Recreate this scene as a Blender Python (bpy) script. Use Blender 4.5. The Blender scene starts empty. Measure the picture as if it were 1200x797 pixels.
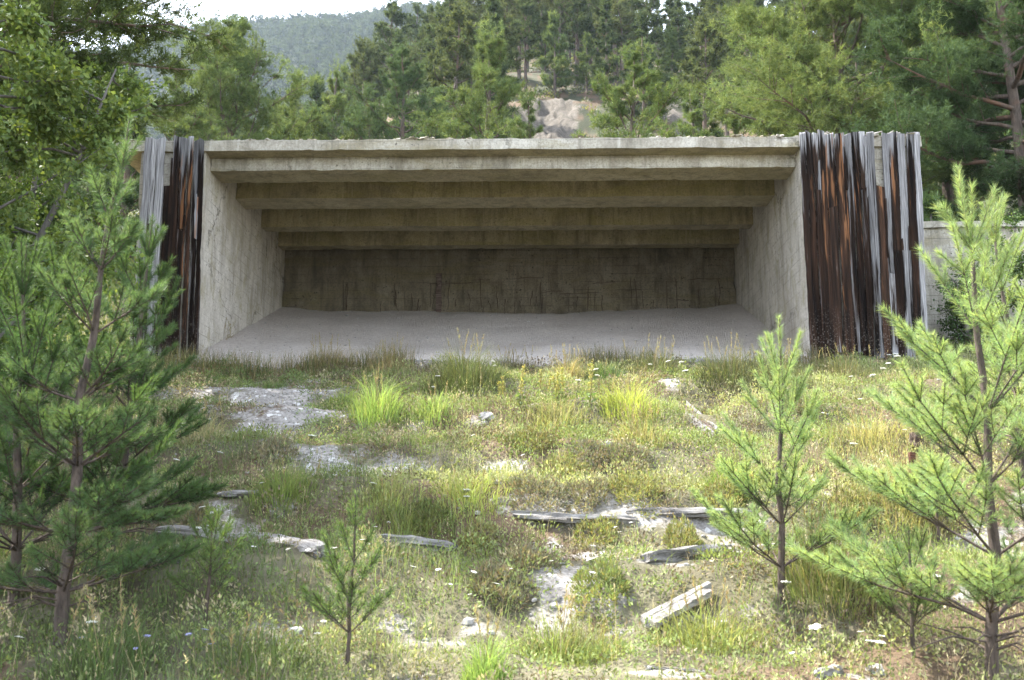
import bpy, math, random
import numpy as np
from math import radians, pi

rng = np.random.default_rng(7)
random.seed(7)
scene = bpy.context.scene
C = scene.collection

# ------------------------------------------------------------------ camera numbers
PITCH, YAW, EYE = radians(10.18), radians(1.08), 1.6
_X = np.array([math.cos(YAW), math.sin(YAW), 0.0])
_F = np.array([-math.sin(YAW) * math.cos(PITCH), math.cos(YAW) * math.cos(PITCH), math.sin(PITCH)])
_U = np.array([math.sin(YAW) * math.sin(PITCH), -math.cos(YAW) * math.sin(PITCH), math.cos(PITCH)])


def ray(px, py):
    return _F + (px - 600) / 1200 * _X + (398.5 - py) / 1200 * _U


def at(px, py, Y):
    """survey helper: world point seen at photo pixel px,py on the plane y = Y"""
    d = ray(px, py)
    return np.array([0, 0, EYE]) + d * (Y / d[1])


# ------------------------------------------------------------------ noise
_LAT = np.random.default_rng(11).random((8, 256, 256))


def vnoise(x, y, seed=0):
    x = np.asarray(x, float) + seed * 17.31
    y = np.asarray(y, float) + seed * 9.73
    xi = np.floor(x).astype(int); yi = np.floor(y).astype(int)
    fx = x - xi; fy = y - yi
    fx = fx * fx * (3 - 2 * fx); fy = fy * fy * (3 - 2 * fy)
    L = _LAT[seed % 8]
    a = L[xi & 255, yi & 255]; b = L[(xi + 1) & 255, yi & 255]
    c = L[xi & 255, (yi + 1) & 255]; d = L[(xi + 1) & 255, (yi + 1) & 255]
    return (a * (1 - fx) + b * fx) * (1 - fy) + (c * (1 - fx) + d * fx) * fy


def fbm(x, y, seed=0, octv=4):
    s = 0; a = .5; t = 0
    for o in range(octv):
        s = s + a * vnoise(x * 2 ** o, y * 2 ** o, seed + o)
        t += a; a *= .5
    return s / t


def smooth(a, b, x):
    t = np.clip((x - a) / (b - a), 0, 1)
    return t * t * (3 - 2 * t)


# ------------------------------------------------------------------ terrain height
_YK = [-200, -60, -5, 0, 3, 5, 10, 15.3, 18, 20.2, 21.6, 24, 30, 40, 60, 67, 76, 100, 140, 190, 240, 300, 420]
_ZK = [-6, -3, -.4, 0, .34, .86, 2.42, 4.05, 4.75, 5.55, 6.3, 7.3, 9.6, 13.6, 22.5, 26.2, 33.6, 48.0, 68.5, 93, 108, 118, 120]


def H(x, y, bumps=True):
    x = np.asarray(x, float); y = np.asarray(y, float)
    z = np.interp(y, _YK, _ZK)
    q = np.where(y > 5, x / np.maximum(y, 5), 0)
    z = z - np.where(y > 34, .13 * y * smooth(-.06, -.27, q) * smooth(34, 75, y), 0)
    z = z + np.where(y > 40, .03 * y * smooth(.30, .6, q), 0)
    far = smooth(26, 45, y)
    z = z + far * (fbm(x * .05, y * .05, 3) - .5) * 5 * np.clip(y / 100, .3, 1)
    if bumps:
        near = (1 - smooth(16, 24, y)) * smooth(-4, 2, y)
        z = z + near * ((fbm(x * .9, y * .9, 1) - .5) * .30 + (fbm(x * 4.3, y * 4.3, 2, 3) - .5) * .07)
        # small terraces held by the old timbers
        z = z + near *   .10 * np.sin(y * 4.1 + 1.5 * fbm(x * .35, y * .2, 5)) * smooth(5, 6, y) * (1 - smooth(12.5, 14, y))
    return z


def ground_at(px, py):
    d = ray(px, py)
    t = np.linspace(3, 60, 4000)
    P = np.array([0, 0, EYE])[None] + t[:, None] * d[None]
    h = H(P[:, 0], P[:, 1])
    k = np.argmax(P[:, 2] < h)
    if not (P[k, 2] < h[k]):
        k = len(t) - 1
    return P[k]


def on_ground(x, y, dz=0.0):
    return np.array([x, y, float(H(x, y)) + dz])


# ------------------------------------------------------------------ mesh helpers
class MB:
    """collects vertices, polygons and one colour per vertex, then links ONE mesh object"""

    def __init__(self):
        self.v = []; self.c = []; self.f = []; self.m = []; self.n = 0

    def add(self, verts, faces, col=(.5, .5, .5), mat=0):
        verts = np.asarray(verts, float).reshape(-1, 3)
        col = np.asarray(col, float)
        if col.ndim == 1:
            col = np.broadcast_to(col, (len(verts), 3))
        faces = np.asarray(faces, int)
        self.v.append(verts); self.c.append(col)
        self.f.append(faces + self.n); self.m.append(np.full(len(faces), mat))
        self.n += len(verts)
        return self

    def tube(self, path, radii, sides=7, col=(.5, .5, .5), cap=True, wob=0.0, mat=0):
        path = np.asarray(path, float); n = len(path)
        radii = np.broadcast_to(np.asarray(radii, float), (n,))
        T = np.gradient(path, axis=0)
        T /= np.linalg.norm(T, axis=1)[:, None] + 1e-9
        ref = np.array([0, 0, 1.0]) if abs(T[:, 2]).mean() < .8 else np.array([1.0, 0, 0])
        A = np.cross(T, ref); A /= np.linalg.norm(A, axis=1)[:, None] + 1e-9
        B = np.cross(T, A)
        a = np.arange(sides) / sides * 2 * pi
        rr = radii[:, None] * (1 + wob * (rng.random((n, sides)) - .5))
        V = path[:, None] + rr[..., None] * (np.cos(a)[None, :, None] * A[:, None] + np.sin(a)[None, :, None] * B[:, None])
        V = V.reshape(-1, 3)
        i = np.arange(n - 1)[:, None] * sides; j = np.arange(sides)[None]; k = (j + 1) % sides
        F = np.stack([i + j, i + k, i + sides + k, i + sides + j], -1).reshape(-1, 4)
        self.add(V, F, col, mat)
        if cap:
            b0 = self.n - len(V)
            for base, idx in ((b0, 0), (b0 + (n - 1) * sides, n - 1)):
                self.v.append(path[idx][None]); self.c.append(np.broadcast_to(np.asarray(col, float), (1, 3)))
                ci = self.n; self.n += 1
                jj = np.arange(sides)
                self.f.append(np.stack([base + jj, base + (jj + 1) % sides, np.full(sides, ci)], -1))
                self.m.append(np.full(sides, mat))
        return self

    def mesh(self, name):
        me = bpy.data.meshes.new(name)
        V = np.concatenate(self.v); Cc = np.concatenate(self.c)
        me.vertices.add(len(V)); me.vertices.foreach_set('co', V.astype(np.float32).ravel())
        loops = np.concatenate([f.ravel() for f in self.f])
        tot = np.concatenate([np.full(len(f), f.shape[1]) for f in self.f])
        st = np.concatenate([[0], np.cumsum(tot)[:-1]])
        me.loops.add(len(loops)); me.loops.foreach_set('vertex_index', loops.astype(np.int32))
        me.polygons.add(len(tot)); me.polygons.foreach_set('loop_start', st.astype(np.int32))
        try:
            me.polygons.foreach_set('loop_total', tot.astype(np.int32))
        except Exception:
            pass
        me.polygons.foreach_set('material_index', np.concatenate(self.m).astype(np.int32))
        at_ = me.attributes.new('col', 'FLOAT_COLOR', 'POINT')
        rgba = np.ones((len(V), 4), np.float32); rgba[:, :3] = Cc
        at_.data.foreach_set('color', rgba.ravel())
        me.update(calc_edges=True)
        return me

    def build(self, name, mats, parent=None, smooth_=False):
        me = self.mesh(name)
        for m in (mats if isinstance(mats, (list, tuple)) else [mats]):
            me.materials.append(m)
        me.polygons.foreach_set('use_smooth', np.full(len(me.polygons), bool(smooth_)))
        if smooth_ == 'edges':
            me.set_sharp_from_angle(angle=radians(38))
        o = bpy.data.objects.new(name, me); C.objects.link(o)
        if parent is not None:
            o.parent = parent
        return o


def tag(o, label=None, cat=None, group=None, kind=None):
    if label: o['label'] = label
    if cat: o['category'] = cat
    if group: o['group'] = group
    if kind: o['kind'] = kind
    return o


def empty(name, loc, label, cat, group=None, rz=0):
    o = bpy.data.objects.new(name, None); C.objects.link(o)
    o.empty_display_size = .2
    o.location = [float(a) for a in loc]; o.rotation_euler = (0, 0, rz)
    return tag(o, label, cat, group)


def copy_thing(o, loc, rz, s=1.0, label=None, group=None):
    r = o.copy(); C.objects.link(r)
    r.location = [float(a) for a in loc]; r.rotation_euler = (0, 0, rz)
    r.scale = (s, s, s) if np.isscalar(s) else s
    if label: r['label'] = label
    if group: r['group'] = group
    for ch in list(o.children):
        c = ch.copy(); C.objects.link(c); c.parent = r
        for g in list(ch.children):
            d = g.copy(); C.objects.link(d); d.parent = c
    return r


def grid_box(mb, lo, hi, seg, amp=0.0, col=(.5, .5, .5), freq=3.0, seed=0):
    """closed box with gridded faces whose points are pushed about by coherent noise (worn concrete)"""
    lo = np.array(lo, float); hi = np.array(hi, float)
    n = np.maximum(1, np.round((hi - lo) / seg).astype(int))
    idx = {}; V = []; F = []

    def vid(i, j, k):
        key = (i, j, k)
        if key not in idx:
            idx[key] = len(V); V.append(lo + (hi - lo) * np.array([i / n[0], j / n[1], k / n[2]]))
        return idx[key]
    for ax in range(3):
        u, w = [a for a in range(3) if a != ax]
        for side in (0, n[ax]):
            for a in range(n[u]):
                for b in range(n[w]):
                    q = []
                    for da, db in ((0, 0), (1, 0), (1, 1), (0, 1)):
                        t = [0, 0, 0]; t[ax] = side; t[u] = a + da; t[w] = b + db
                        q.append(vid(*t))
                    flip = (side == 0) ^ (ax == 1)
                    F.append(q[::-1] if flip else q)
    V = np.array(V)
    if amp:
        P = V * freq
        dx = fbm(P[:, 1] + P[:, 0] * .3, P[:, 2], seed + 1, 3) - .5
        dy = fbm(P[:, 0], P[:, 2] + P[:, 1] * .3, seed + 2, 3) - .5
        dz = fbm(P[:, 0], P[:, 1] + P[:, 2] * .3, seed + 3, 3) - .5
        # corners wear more than faces
        e = ((np.abs(V - lo) < 1e-6) | (np.abs(V - hi) < 1e-6)).sum(1)
        k = amp * np.where(e >= 2, 2.2, 1.0)
        V = V + np.stack([dx, dy, dz], 1) * k[:, None]
        cen = (lo + hi) / 2
        chip = (rng.random(len(V)) < .12) & (e >= 2)
        V[chip] += np.sign(cen - V[chip]) * amp * 1.6 * rng.random((chip.sum(), 3))
    mb.add(V, np.array(F), col)


# ------------------------------------------------------------------ materials
class NT:
    def __init__(self, name):
        self.mat = bpy.data.materials.new(name); self.mat.use_nodes = True
        self.t = self.mat.node_tree; self.t.nodes.clear()
        self.out = self.t.nodes.new('ShaderNodeOutputMaterial')

    def n(self, typ, **kw):
        nd = self.t.nodes.new('ShaderNode' + typ)
        ins = kw.pop('ins', {})
        for k, v in kw.items():
            setattr(nd, k, v)
        for k, v in ins.items():
            self.set(nd.inputs[k], v)
        return nd

    def set(self, sock, v):
        if isinstance(v, bpy.types.NodeSocket):
            self.t.links.new(v, sock)
        elif isinstance(v, (tuple, list)) and len(v) == 3 and sock.type == 'RGBA':
            sock.default_value = (*v, 1)
        else:
            sock.default_value = v

    def obj(self, scale=(1, 1, 1), off=None):
        c = self.n('TexCoord')
        m = self.n('Mapping', ins={'Vector': c.outputs['Object'], 'Scale': scale})
        if off is not None:
            self.set(m.inputs['Location'], off)
        return m.outputs[0]

    def noise(self, vec, scale, detail=4, rough=.6, dist=0.0):
        return self.n('TexNoise', ins={'Vector': vec, 'Scale': scale, 'Detail': detail, 'Roughness': rough, 'Distortion': dist}).outputs['Fac']

    def ramp(self, fac, pts):
        r = self.n('ValToRGB', ins={'Fac': fac}); cr = r.color_ramp
        while len(cr.elements) < len(pts):
            cr.elements.new(.5)
        for e, (p, c) in zip(cr.elements, pts):
            e.position = p
            e.color = (*c, 1) if isinstance(c, (tuple, list)) else (c, c, c, 1)
        return r.outputs['Color']

    def mix(self, f, a, b, mode='MIX'):
        m = self.n('Mix', data_type='RGBA', blend_type=mode, clamp_result=False)
        self.set(m.inputs[0], f); self.set(m.inputs[6], a); self.set(m.inputs[7], b)
        return m.outputs[2]

    def math(self, op, a, b=0.0, c=0.0, clamp=False):
        m = self.n('Math', operation=op, use_clamp=clamp)
        self.set(m.inputs[0], a); self.set(m.inputs[1], b); self.set(m.inputs[2], c)
        return m.outputs[0]

    def attr(self, name='col'):
        return self.n('Attribute', attribute_name=name)

    def bump(self, h, strength=.5, dist=.01, normal=None):
        b = self.n('Bump', ins={'Height': h, 'Strength': strength, 'Distance': dist})
        if normal is not None: self.set(b.inputs['Normal'], normal)
        return b.outputs[0]

    def bsdf(self, col, rough=.9, normal=None, spec=.3):
        b = self.n('BsdfPrincipled', ins={'Base Color': col, 'Roughness': rough, 'Specular IOR Level': spec})
        if normal is not None: self.set(b.inputs['Normal'], normal)
        return b.outputs[0]

    def done(self, sh):
        self.t.links.new(sh, self.out.inputs['Surface']); return self.mat


def leaf_mat(name, trans=.4, rough=.5, gain=1.0, spec=.35, tint=(1.15, 1.1, .55)):
    t = NT(name)
    a = t.attr().outputs['Color']
    nz = t.noise(t.obj(), 2.2, 2)
    c = t.mix(1.0, a, t.ramp(nz, [(.3, .8 * gain), (.7, 1.2 * gain)]), 'MULTIPLY')
    b = t.bsdf(c, rough, spec=spec)
    tr = t.n('BsdfTranslucent', ins={'Color': t.mix(1.0, c, tint, 'MULTIPLY')}).outputs[0]
    m = t.n('MixShader', ins={0: trans, 1: b, 2: tr}).outputs[0]
    return t.done(m)


def bark_mat(name, dark, light, orange=None, scale=1.0):
    t = NT(name)
    v = t.obj((7 * scale, 7 * scale, 1.6 * scale))
    n1 = t.noise(v, 4, 6, .7, .5)
    c = t.ramp(n1, [(.32, dark), (.62, light)])
    if orange:
        n2 = t.noise(t.obj(), 1.3, 3)
        c = t.mix(t.ramp(n2, [(.52, 0.0), (.68, .8)]), c, t.mix(n1, orange, tuple(o * .6 for o in orange)))
    return t.done(t.bsdf(c, .95, t.bump(n1, .8, .02)))


M = {}


def concrete(name, base, light, dark, moss=None, moss_amt=.5, boards=True, cracks=.6, pock=.9):
    t = NT(name)
    v = t.obj()
    n1 = t.noise(v, 1.1, 8, .75, .4)
    n2 = t.noise(t.obj((1.2, 1.2, .35)), 3.5, 5, .65, .3)
    n3 = t.noise(v, 38, 4, .7)
    c = t.ramp(n1, [(.30, dark), (.5, base), (.72, light)])
    c = t.mix(t.ramp(n2, [(.46, 0.0), (.68, .75)]), c, tuple(d * .75 for d in dark))
    if moss:
        n4 = t.noise(t.obj((.25, 1, 1), (3, 7, 1)), 2.2, 6, .7, .6)
        c = t.mix(t.math('MULTIPLY', t.ramp(n4, [(.62 - moss_amt * .45, 0.0), (.80 - moss_amt * .3, 1.0)]), .85), c, moss)
    c = t.mix(t.ramp(n3, [(.36, .42), (.56, 0.0)]), c, tuple(d * .55 for d in dark))
    n8 = t.noise(t.obj((5, 5, .45)), 2.6, 4, .65)
    c = t.mix(t.ramp(n8, [(.54, 0.0), (.72, .6)]), c, tuple(d * .6 for d in dark))
    c = t.mix(t.ramp(n8, [(.26, .5), (.40, 0.0)]), c, light)
    h = t.math('ADD', t.math('MULTIPLY', n3, .5), t.math('MULTIPLY', n2, .7))
    if boards:   # imprint of the shuttering boards, running along the wall
        w = t.n('TexWave', wave_type='BANDS', bands_direction='Z', wave_profile='SAW',
                ins={'Vector': t.obj((.3, .3, 1)), 'Scale': 1.9, 'Distortion': .35, 'Detail': 2, 'Detail Scale': 1.5}).outputs['Fac']
        line = t.ramp(w, [(.0, 1.0), (.035, 0.0), (.97, 0.0), (1.0, 1.0)])
        n5 = t.noise(v, 2.4, 3)
        lf = t.math('MULTIPLY', line, t.ramp(n5, [(.40, 0.0), (.58, .95)]))
        c = t.mix(lf, c, tuple(d * .45 for d in dark))
        h = t.math('SUBTRACT', h, t.math('MULTIPLY', lf, .8))
    if cracks:
        vo = t.n('TexVoronoi', feature='DISTANCE_TO_EDGE', ins={'Vector': t.mix(.38, v, t.n('TexNoise', ins={'Vector': v, 'Scale': 3.5, 'Detail': 8, 'Roughness': .7}).outputs['Color']), 'Scale': .6}).outputs['Distance']
        n6 = t.noise(v, .8, 3)
        cf = t.math('MULTIPLY', t.ramp(vo, [(.0, 1.0), (.009, 0.0)]), t.ramp(n6, [(.46, 0.0), (.56, 1.0)]))
        c = t.mix(t.math('MULTIPLY', cf, cracks), c, (.08, .072, .058))
        h = t.math('SUBTRACT', h, t.math('MULTIPLY', cf, cracks))
        # pock marks of shots and frost
        vp = t.n('TexVoronoi', ins={'Vector': t.mix(.1, v, t.n('TexNoise', ins={'Vector': v, 'Scale': 14.0, 'Detail': 4}).outputs['Color']), 'Scale': 11.0}).outputs['Distance']
        n7 = t.noise(v, 1.1, 2)
        pf = t.math('MULTIPLY', t.ramp(vp, [(.10, 1.0), (.2, 0.0)]), t.ramp(n7, [(.40, 0.0), (.58, pock)]))
        c = t.mix(pf, c, tuple(d * .5 for d in dark))
        h = t.math('SUBTRACT', h, t.math('MULTIPLY', pf, .6))
    return t.done(t.bsdf(c, .93, t.bump(h, .55, .02)))


M['conc'] = concrete('worn_concrete', (.46, .43, .365), (.62, .60, .54), (.25, .225, .175), (.24, .20, .085), .22)
M['conc_jamb'] = concrete('jamb_concrete', (.57, .53, .46), (.70, .66, .60), (.38, .34, .275), (.32, .285, .16), .26, cracks=.85, pock=1.0)
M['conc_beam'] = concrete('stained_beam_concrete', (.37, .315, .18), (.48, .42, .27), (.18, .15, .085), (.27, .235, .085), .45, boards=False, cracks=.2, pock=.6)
M['conc_soffit'] = concrete('shade_toned_soffit_concrete', (.36, .31, .195), (.46, .40, .27), (.21, .18, .11), (.28, .24, .11), .3, boards=False, cracks=.1, pock=.4)  # underside copy: soffit shade and bounced light put into the colour
M['conc_back'] = concrete('dark_back_concrete', (.165, .138, .09), (.235, .20, .14), (.075, .064, .044), (.13, .11, .045), .3, cracks=.15)  # darker, browner base colour for the back wall


def mk_gravel():
    t = NT('pale_gravel'); v = t.obj()
    n1 = t.noise(v, .8, 5, .6); n2 = t.noise(v, 16, 5, .75)
    vo = t.n('TexVoronoi', ins={'Vector': v, 'Scale': 44.0})
    c = t.ramp(n1, [(.3, (.45, .395, .345)), (.7, (.57, .515, .46))])
    c = t.mix(t.ramp(n2, [(.30, .55), (.55, 0.0)]), c, (.27, .235, .20))
    c = t.mix(t.ramp(vo.outputs['Color'], [(.86, 0.0), (.9, .75)]), c, (.62, .60, .57))
    h = t.math('SUBTRACT', t.math('MULTIPLY', n2, 1.2), vo.outputs['Distance'])
    return t.done(t.bsdf(c, .97, t.bump(h, .8, .03)))


M['gravel'] = mk_gravel()


def mk_ground():
    """col.r = bare pale gravel, col.g = brown litter, col.b = rock face"""
    t = NT('hillside_soil'); v = t.obj()
    a = t.n('SeparateColor', ins={'Color': t.attr().outputs['Color']})
    n1 = t.noise(v, 2.5, 6, .65); n2 = t.noise(v, 22, 5, .75); n0 = t.noise(v, .16, 5, .7)
    vo = t.n('TexVoronoi', ins={'Vector': v, 'Scale': 22.0})
    soil = t.ramp(n1, [(.3, (.06, .052, .032)), (.5, (.11, .10, .06)), (.7, (.20, .185, .12))])
    far = t.ramp(n0, [(.35, (.03, .036, .017)), (.55, (.05, .054, .027)), (.74, (.10, .088, .06))])
    yv = t.n('SeparateXYZ', ins={'Vector': t.n('TexCoord').outputs['Object']}).outputs['Y']
    soil = t.mix(t.math('GREATER_THAN', yv, 23.0), soil, far)
    gr = t.ramp(n1, [(.3, (.26, .24, .22)), (.7, (.41, .39, .36))])
    gr = t.mix(t.ramp(n2, [(.36, .8), (.6, 0.0)]), gr, (.10, .085, .07))
    gr = t.mix(t.ramp(vo.outputs['Color'], [(.80, 0.0), (.84, .8)]), gr, (.62, .61, .59))
    lit = t.ramp(n2, [(.35, (.075, .045, .028)), (.65, (.17, .11, .07))])
    c = t.mix(a.outputs['Green'], soil, lit)
    f = t.math('ADD', a.outputs['Red'], t.math('MULTIPLY', t.math('SUBTRACT', n2, .5), 1.1))
    c = t.mix(t.math('MULTIPLY', t.ramp(f, [(.34, 0.0), (.80, 1.0)]), t.ramp(a.outputs['Red'], [(.02, 0.0), (.12, 1.0)])), c, gr)
    rv = t.obj((.9, .9, .3))
    rn = t.noise(rv, 1.4, 12, .85, 1.2)
    rock = t.ramp(rn, [(.36, (.05, .043, .033)), (.5, (.12, .105, .085)), (.66, (.22, .195, .165))])
    c = t.mix(t.ramp(t.math('ADD', a.outputs['Blue'], t.math('MULTIPLY', t.math('SUBTRACT', rn, .5), .9)), [(.42, 0.0), (.55, 1.0)]), c, rock)
    h = t.math('ADD', n2, t.math('MULTIPLY', rn, t.math('MULTIPLY', a.outputs['Blue'], 14.0)))
    return t.done(t.bsdf(c, .97, t.bump(h, .7, .04)))


M['ground'] = mk_ground()


def mk_mountain():
    t = NT('mountain_slope'); v = t.obj((1, 1, .35))
    n = t.noise(v, .022, 7, .7, .7)
    c = t.ramp(n, [(.4, (.016, .022, .012)), (.60, (.028, .032, .018)), (.70, (.13, .115, .10))])
    return t.done(t.bsdf(c, 1))


M['mountain'] = mk_mountain()


def mk_planks():
    """old larch boards: silver where weathered, near black with tar and age, orange where splintered; col = per-board (grey, orange, offset)"""
    t = NT('weathered_boards')
    at_ = t.attr().outputs['Color']
    s = t.n('SeparateColor', ins={'Color': at_})
    off = t.n('CombineXYZ', ins={'X': t.math('MULTIPLY', s.outputs['Blue'], 37.0), 'Y': 0.0, 'Z': t.math('MULTIPLY', s.outputs['Blue'], 91.0)}).outputs[0]
    v1 = t.obj((15, 4, .6), off); v2 = t.obj((80, 10, 1.5), off); v3 = t.obj((17, 3, .9), off)
    g1 = t.noise(v1, 1.0, 5, .65, .3); g2 = t.noise(v2, 1.0, 4, .7); g3 = t.noise(v3, 1.0, 4, .6, .3)
    z = t.n('SeparateXYZ', ins={'Vector': t.n('TexCoord').outputs['Object']}).outputs['Z']
    up = t.ramp(t.math('MULTIPLY', t.math('SUBTRACT', z, 4.0), .286), [(0.0, .30), (.06, .10), (.5, .12), (.80, .22), (.93, .62), (1.0, .85)])
    grey = t.ramp(g2, [(.3, (.075, .072, .074)), (.5, (.22, .217, .222)), (.7, (.46, .456, .465))])
    dark = t.ramp(g1, [(.36, (.008, .0065, .006)), (.52, (.027, .016, .011)), (.70, (.080, .042, .027))])
    oran = t.ramp(g2, [(.3, (.12, .045, .018)), (.55, (.24, .115, .055)), (.75, (.38, .235, .13))])
    # grey share: board's own age plus its exposure at the top
    gsel = t.math('ADD', t.math('ADD', g1, t.math('MULTIPLY', up, .40)), t.math('MULTIPLY', s.outputs['Red'], .46))
    c = t.mix(t.ramp(gsel, [(.765, 0.0), (.87, 1.0)]), dark, grey)
    osel = t.math('ADD', t.math('ADD', g3, t.math('MULTIPLY', s.outputs['Green'], .26)), t.math('MULTIPLY', t.ramp(t.math('MULTIPLY', t.math('SUBTRACT', z, 4.0), .286), [(.2, 0.0), (.62, .6), (.8, 1.0), (.93, .5), (1.0, 0.0)]), .10))
    ofac = t.math('MULTIPLY', t.ramp(osel, [(.845, 0.0), (.92, .85)]), t.ramp(z, [(0.0, 1.0), (1.0, 1.0)]))
    c = t.mix(1.0, c, t.ramp(t.math('FRACT', t.math('MULTIPLY', s.outputs['Blue'], 7.3)), [(0.0, .45), (1.0, 1.5)]), 'MULTIPLY')
    c = t.mix(ofac, c, oran)
    # bullet and stone chips low down
    vo = t.n('TexVoronoi', ins={'Vector': t.obj((1, 1, .8)), 'Scale': 75.0}).outputs['Color']
    low = t.ramp(t.math('SUBTRACT', z, 4.0), [(.25, 1.0), (.85, 0.0)])
    c = t.mix(t.math('MULTIPLY', t.ramp(vo, [(.74, 0.0), (.84, .45)]), low), c, (.24, .215, .19))
    crack = t.ramp(g2, [(.30, 1.0), (.38, 0.0)])
    c = t.mix(t.math('MULTIPLY', crack, .8), c, (.02, .016, .014))
    h = t.math('ADD', g2, g1)
    return t.done(t.bsdf(c, .95, t.bump(h, 1.0, .016), .08))


M['planks'] = mk_planks()


def mk_oldwood(name, lo, mid, hi):
    t = NT(name)
    v = t.obj((1.2, 14, 14)); n1 = t.noise(v, 2.2, 6, .7, .6); n2 = t.noise(t.obj((3, 60, 60)), 1.0, 4, .7, .3)
    c = t.ramp(n1, [(.32, lo), (.47, mid), (.68, hi)])
    c = t.mix(t.ramp(n2, [(.30, .9), (.42, 0.0)]), c, (.04, .034, .03))
    return t.done(t.bsdf(c, .9, t.bump(t.math('ADD', n1, n2), .9, .02)))


M['log'] = mk_oldwood('silver_log_wood', (.05, .045, .04), (.19, .178, .165), (.36, .345, .33))
M['board'] = mk_oldwood('bleached_board_wood', (.09, .08, .07), (.25, .235, .22), (.42, .405, .385))
M['rot'] = mk_oldwood('rotten_wood', (.035, .022, .015), (.09, .06, .045), (.2, .16, .13))
M['rust'] = mk_oldwood('rusty_post', (.04, .018, .012), (.10, .04, .025), (.17, .08, .05))
M['bark_young'] = bark_mat('young_pine_bark', (.028, .022, .018), (.12, .092, .075))
M['bark_pine'] = bark_mat('scots_pine_bark', (.045, .035, .028), (.14, .11, .09), (.20, .11, .07), .6)
M['bark_grey'] = bark_mat('grey_bark', (.05, .045, .04), (.17, .155, .14), None, .6)
M['needle'] = leaf_mat('young_pine_needles', .44, .55, 1.0, .2, (1.25, 1.1, .6))
M['needle_far'] = leaf_mat('pine_needles', .28, .8, .96, .08, (1.2, 1.1, .6))
M['leaf'] = leaf_mat('broad_leaves', .36, .5, 1.0, .25, (1.15, 1.1, .5))
M['grass'] = leaf_mat('grass_blades', .40, .6, 1.0, .2, (1.08, 1.1, .65))
M['moss'] = leaf_mat('low_cover_leaves', .30, .7, 1.0, .2)
M['petal'] = leaf_mat('petals', .35, .6, 1.0, .2, (1, 1, 1))


def mk_plain(name, c1, c2, scale, rough=.9):
    t = NT(name); n = t.noise(t.obj(), scale, 5, .7)
    return t.done(t.bsdf(t.ramp(n, [(.3, c1), (.7, c2)]), rough, t.bump(n, .6, .01)))


M['stone'] = mk_plain('pale_stone', (.20, .187, .17), (.40, .385, .365), 14)
M['rebar'] = mk_plain('rusted_rebar', (.03, .022, .015), (.09, .06, .04), 30)

# ------------------------------------------------------------------ ground sheet
BARE = [  # photo pixel, radius across and along the slope in metres
    (300, 455, 1.35, 1.3), (345, 478, 1.1, .9), (265, 470, .7, .7), (335, 440, 1.0, .8),
    (400, 545, 1.0, .46), (445, 545, .6, .30), (365, 548, .3, .2), (470, 548, .35, .14), (600, 552, .30, .20), (565, 495, .22, .12),
    (680, 607, .85, .20), (790, 610, .9, .18), (850, 612, .25, .13), (640, 615, .3, .08),
    (668, 690, .26, .48), (690, 650, .34, .28), (640, 640, .22, .13), (720, 735, .12, .26), (700, 755, .14, .16), (735, 700, .2, .1),
    (785, 660, .3, .07), (1165, 655, .34, .42), (1120, 690, .16, .16), (690, 450, .45, .22), (790, 446, .22, .2), (820, 430, .25, .15),
    (420, 470, .18, .35), (1015, 500, .35, .1), (1080, 470, .3, .1), (320, 735, .22, .1), (480, 740, .22, .08), (345, 745, .2, .07), (250, 600, .18, .12),
    (1010, 795, .3, .07), (790, 790, .25, .08), (540, 735, .25, .1), (1140, 430, .6, .25),
]
_BP = [(*ground_at(a, b)[:2], rx, ry) for a, b, rx, ry in BARE]


def bare(x, y):
    x = np.asarray(x, float); y = np.asarray(y, float)
    m = np.full(np.broadcast(x, y).shape, -1.0)
    w = (fbm(x * 2.6, y * 2.6, 4) - .5) * 1.9 + (fbm(x * 9, y * 9, 5, 3) - .5) * 1.7 - .12
    for bx, by, rx, ry in _BP:
        m = np.maximum(m, 1 - ((x - bx) / rx) ** 2 - ((y - by) / ry) ** 2)
    m = m + w
    spots = smooth(.66, .74, fbm(x * 1.7, y * 2.3, 6)) * .6
    front = smooth(14.35, 14.9, y + .35 * (fbm(x * 1.4, x * 0 + 3, 2) - .5)) * (np.abs(x + .45) < 4.9) * 1.0
    return np.clip(np.maximum(np.maximum(m, spots), front), 0, 1)


def rockmask(x, y):
    q = x / np.maximum(y, 5)
    band = smooth(61, 66, y) * (1 - smooth(76, 80, y))
    a = np.exp(-((q - .02) / .034) ** 2) + .75 * np.exp(-((q - .155) / .03) ** 2)
    return np.clip(band * a * (.15 + 1.5 * fbm(x * .45, y * .45, 5)), 0, 1)


gx = np.unique(np.concatenate([np.arange(-9, 9.01, .075), np.arange(-30, -9, .7), np.arange(9.5, 30, .7),
                               np.arange(-300, -30, 6), np.arange(30, 400, 6)]))
gy = np.unique(np.concatenate([np.arange(-60, 3, 2.5), np.arange(3.2, 15.6, .075), np.arange(15.6, 30, .45),
                               np.arange(30, 60, 1.6), np.arange(60, 82, .7), np.arange(82, 160, 2.2), np.arange(160, 420, 9)]))
GX, GY = np.meshgrid(gx, gy)
GZ = H(GX, GY)
inside = (np.abs(GX + .45) < 4.75) & (GY > 15.05) & (GY < 20.6)
GZ = np.where(inside, GZ - .35, GZ)
rk = rockmask(GX, GY)
GZ = GZ + rk * ((fbm(GX * .35, GY * .35, 2) - .4) * 3.0 + (fbm(GX * 1.3, GY * 1.3, 4, 3) - .5) * 1.6)
nx, ny = len(gx), len(gy)
I = np.arange(ny - 1)[:, None] * nx + np.arange(nx - 1)[None]
F = np.stack([I, I + 1, I + nx + 1, I + nx], -1).reshape(-1, 4)
lit = smooth(.5, .62, fbm(GX * .8, GY * .8, 7)) * .8
gb = np.where((GY > 3) & (GY < 15.6), bare(GX, GY), 0)
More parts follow.
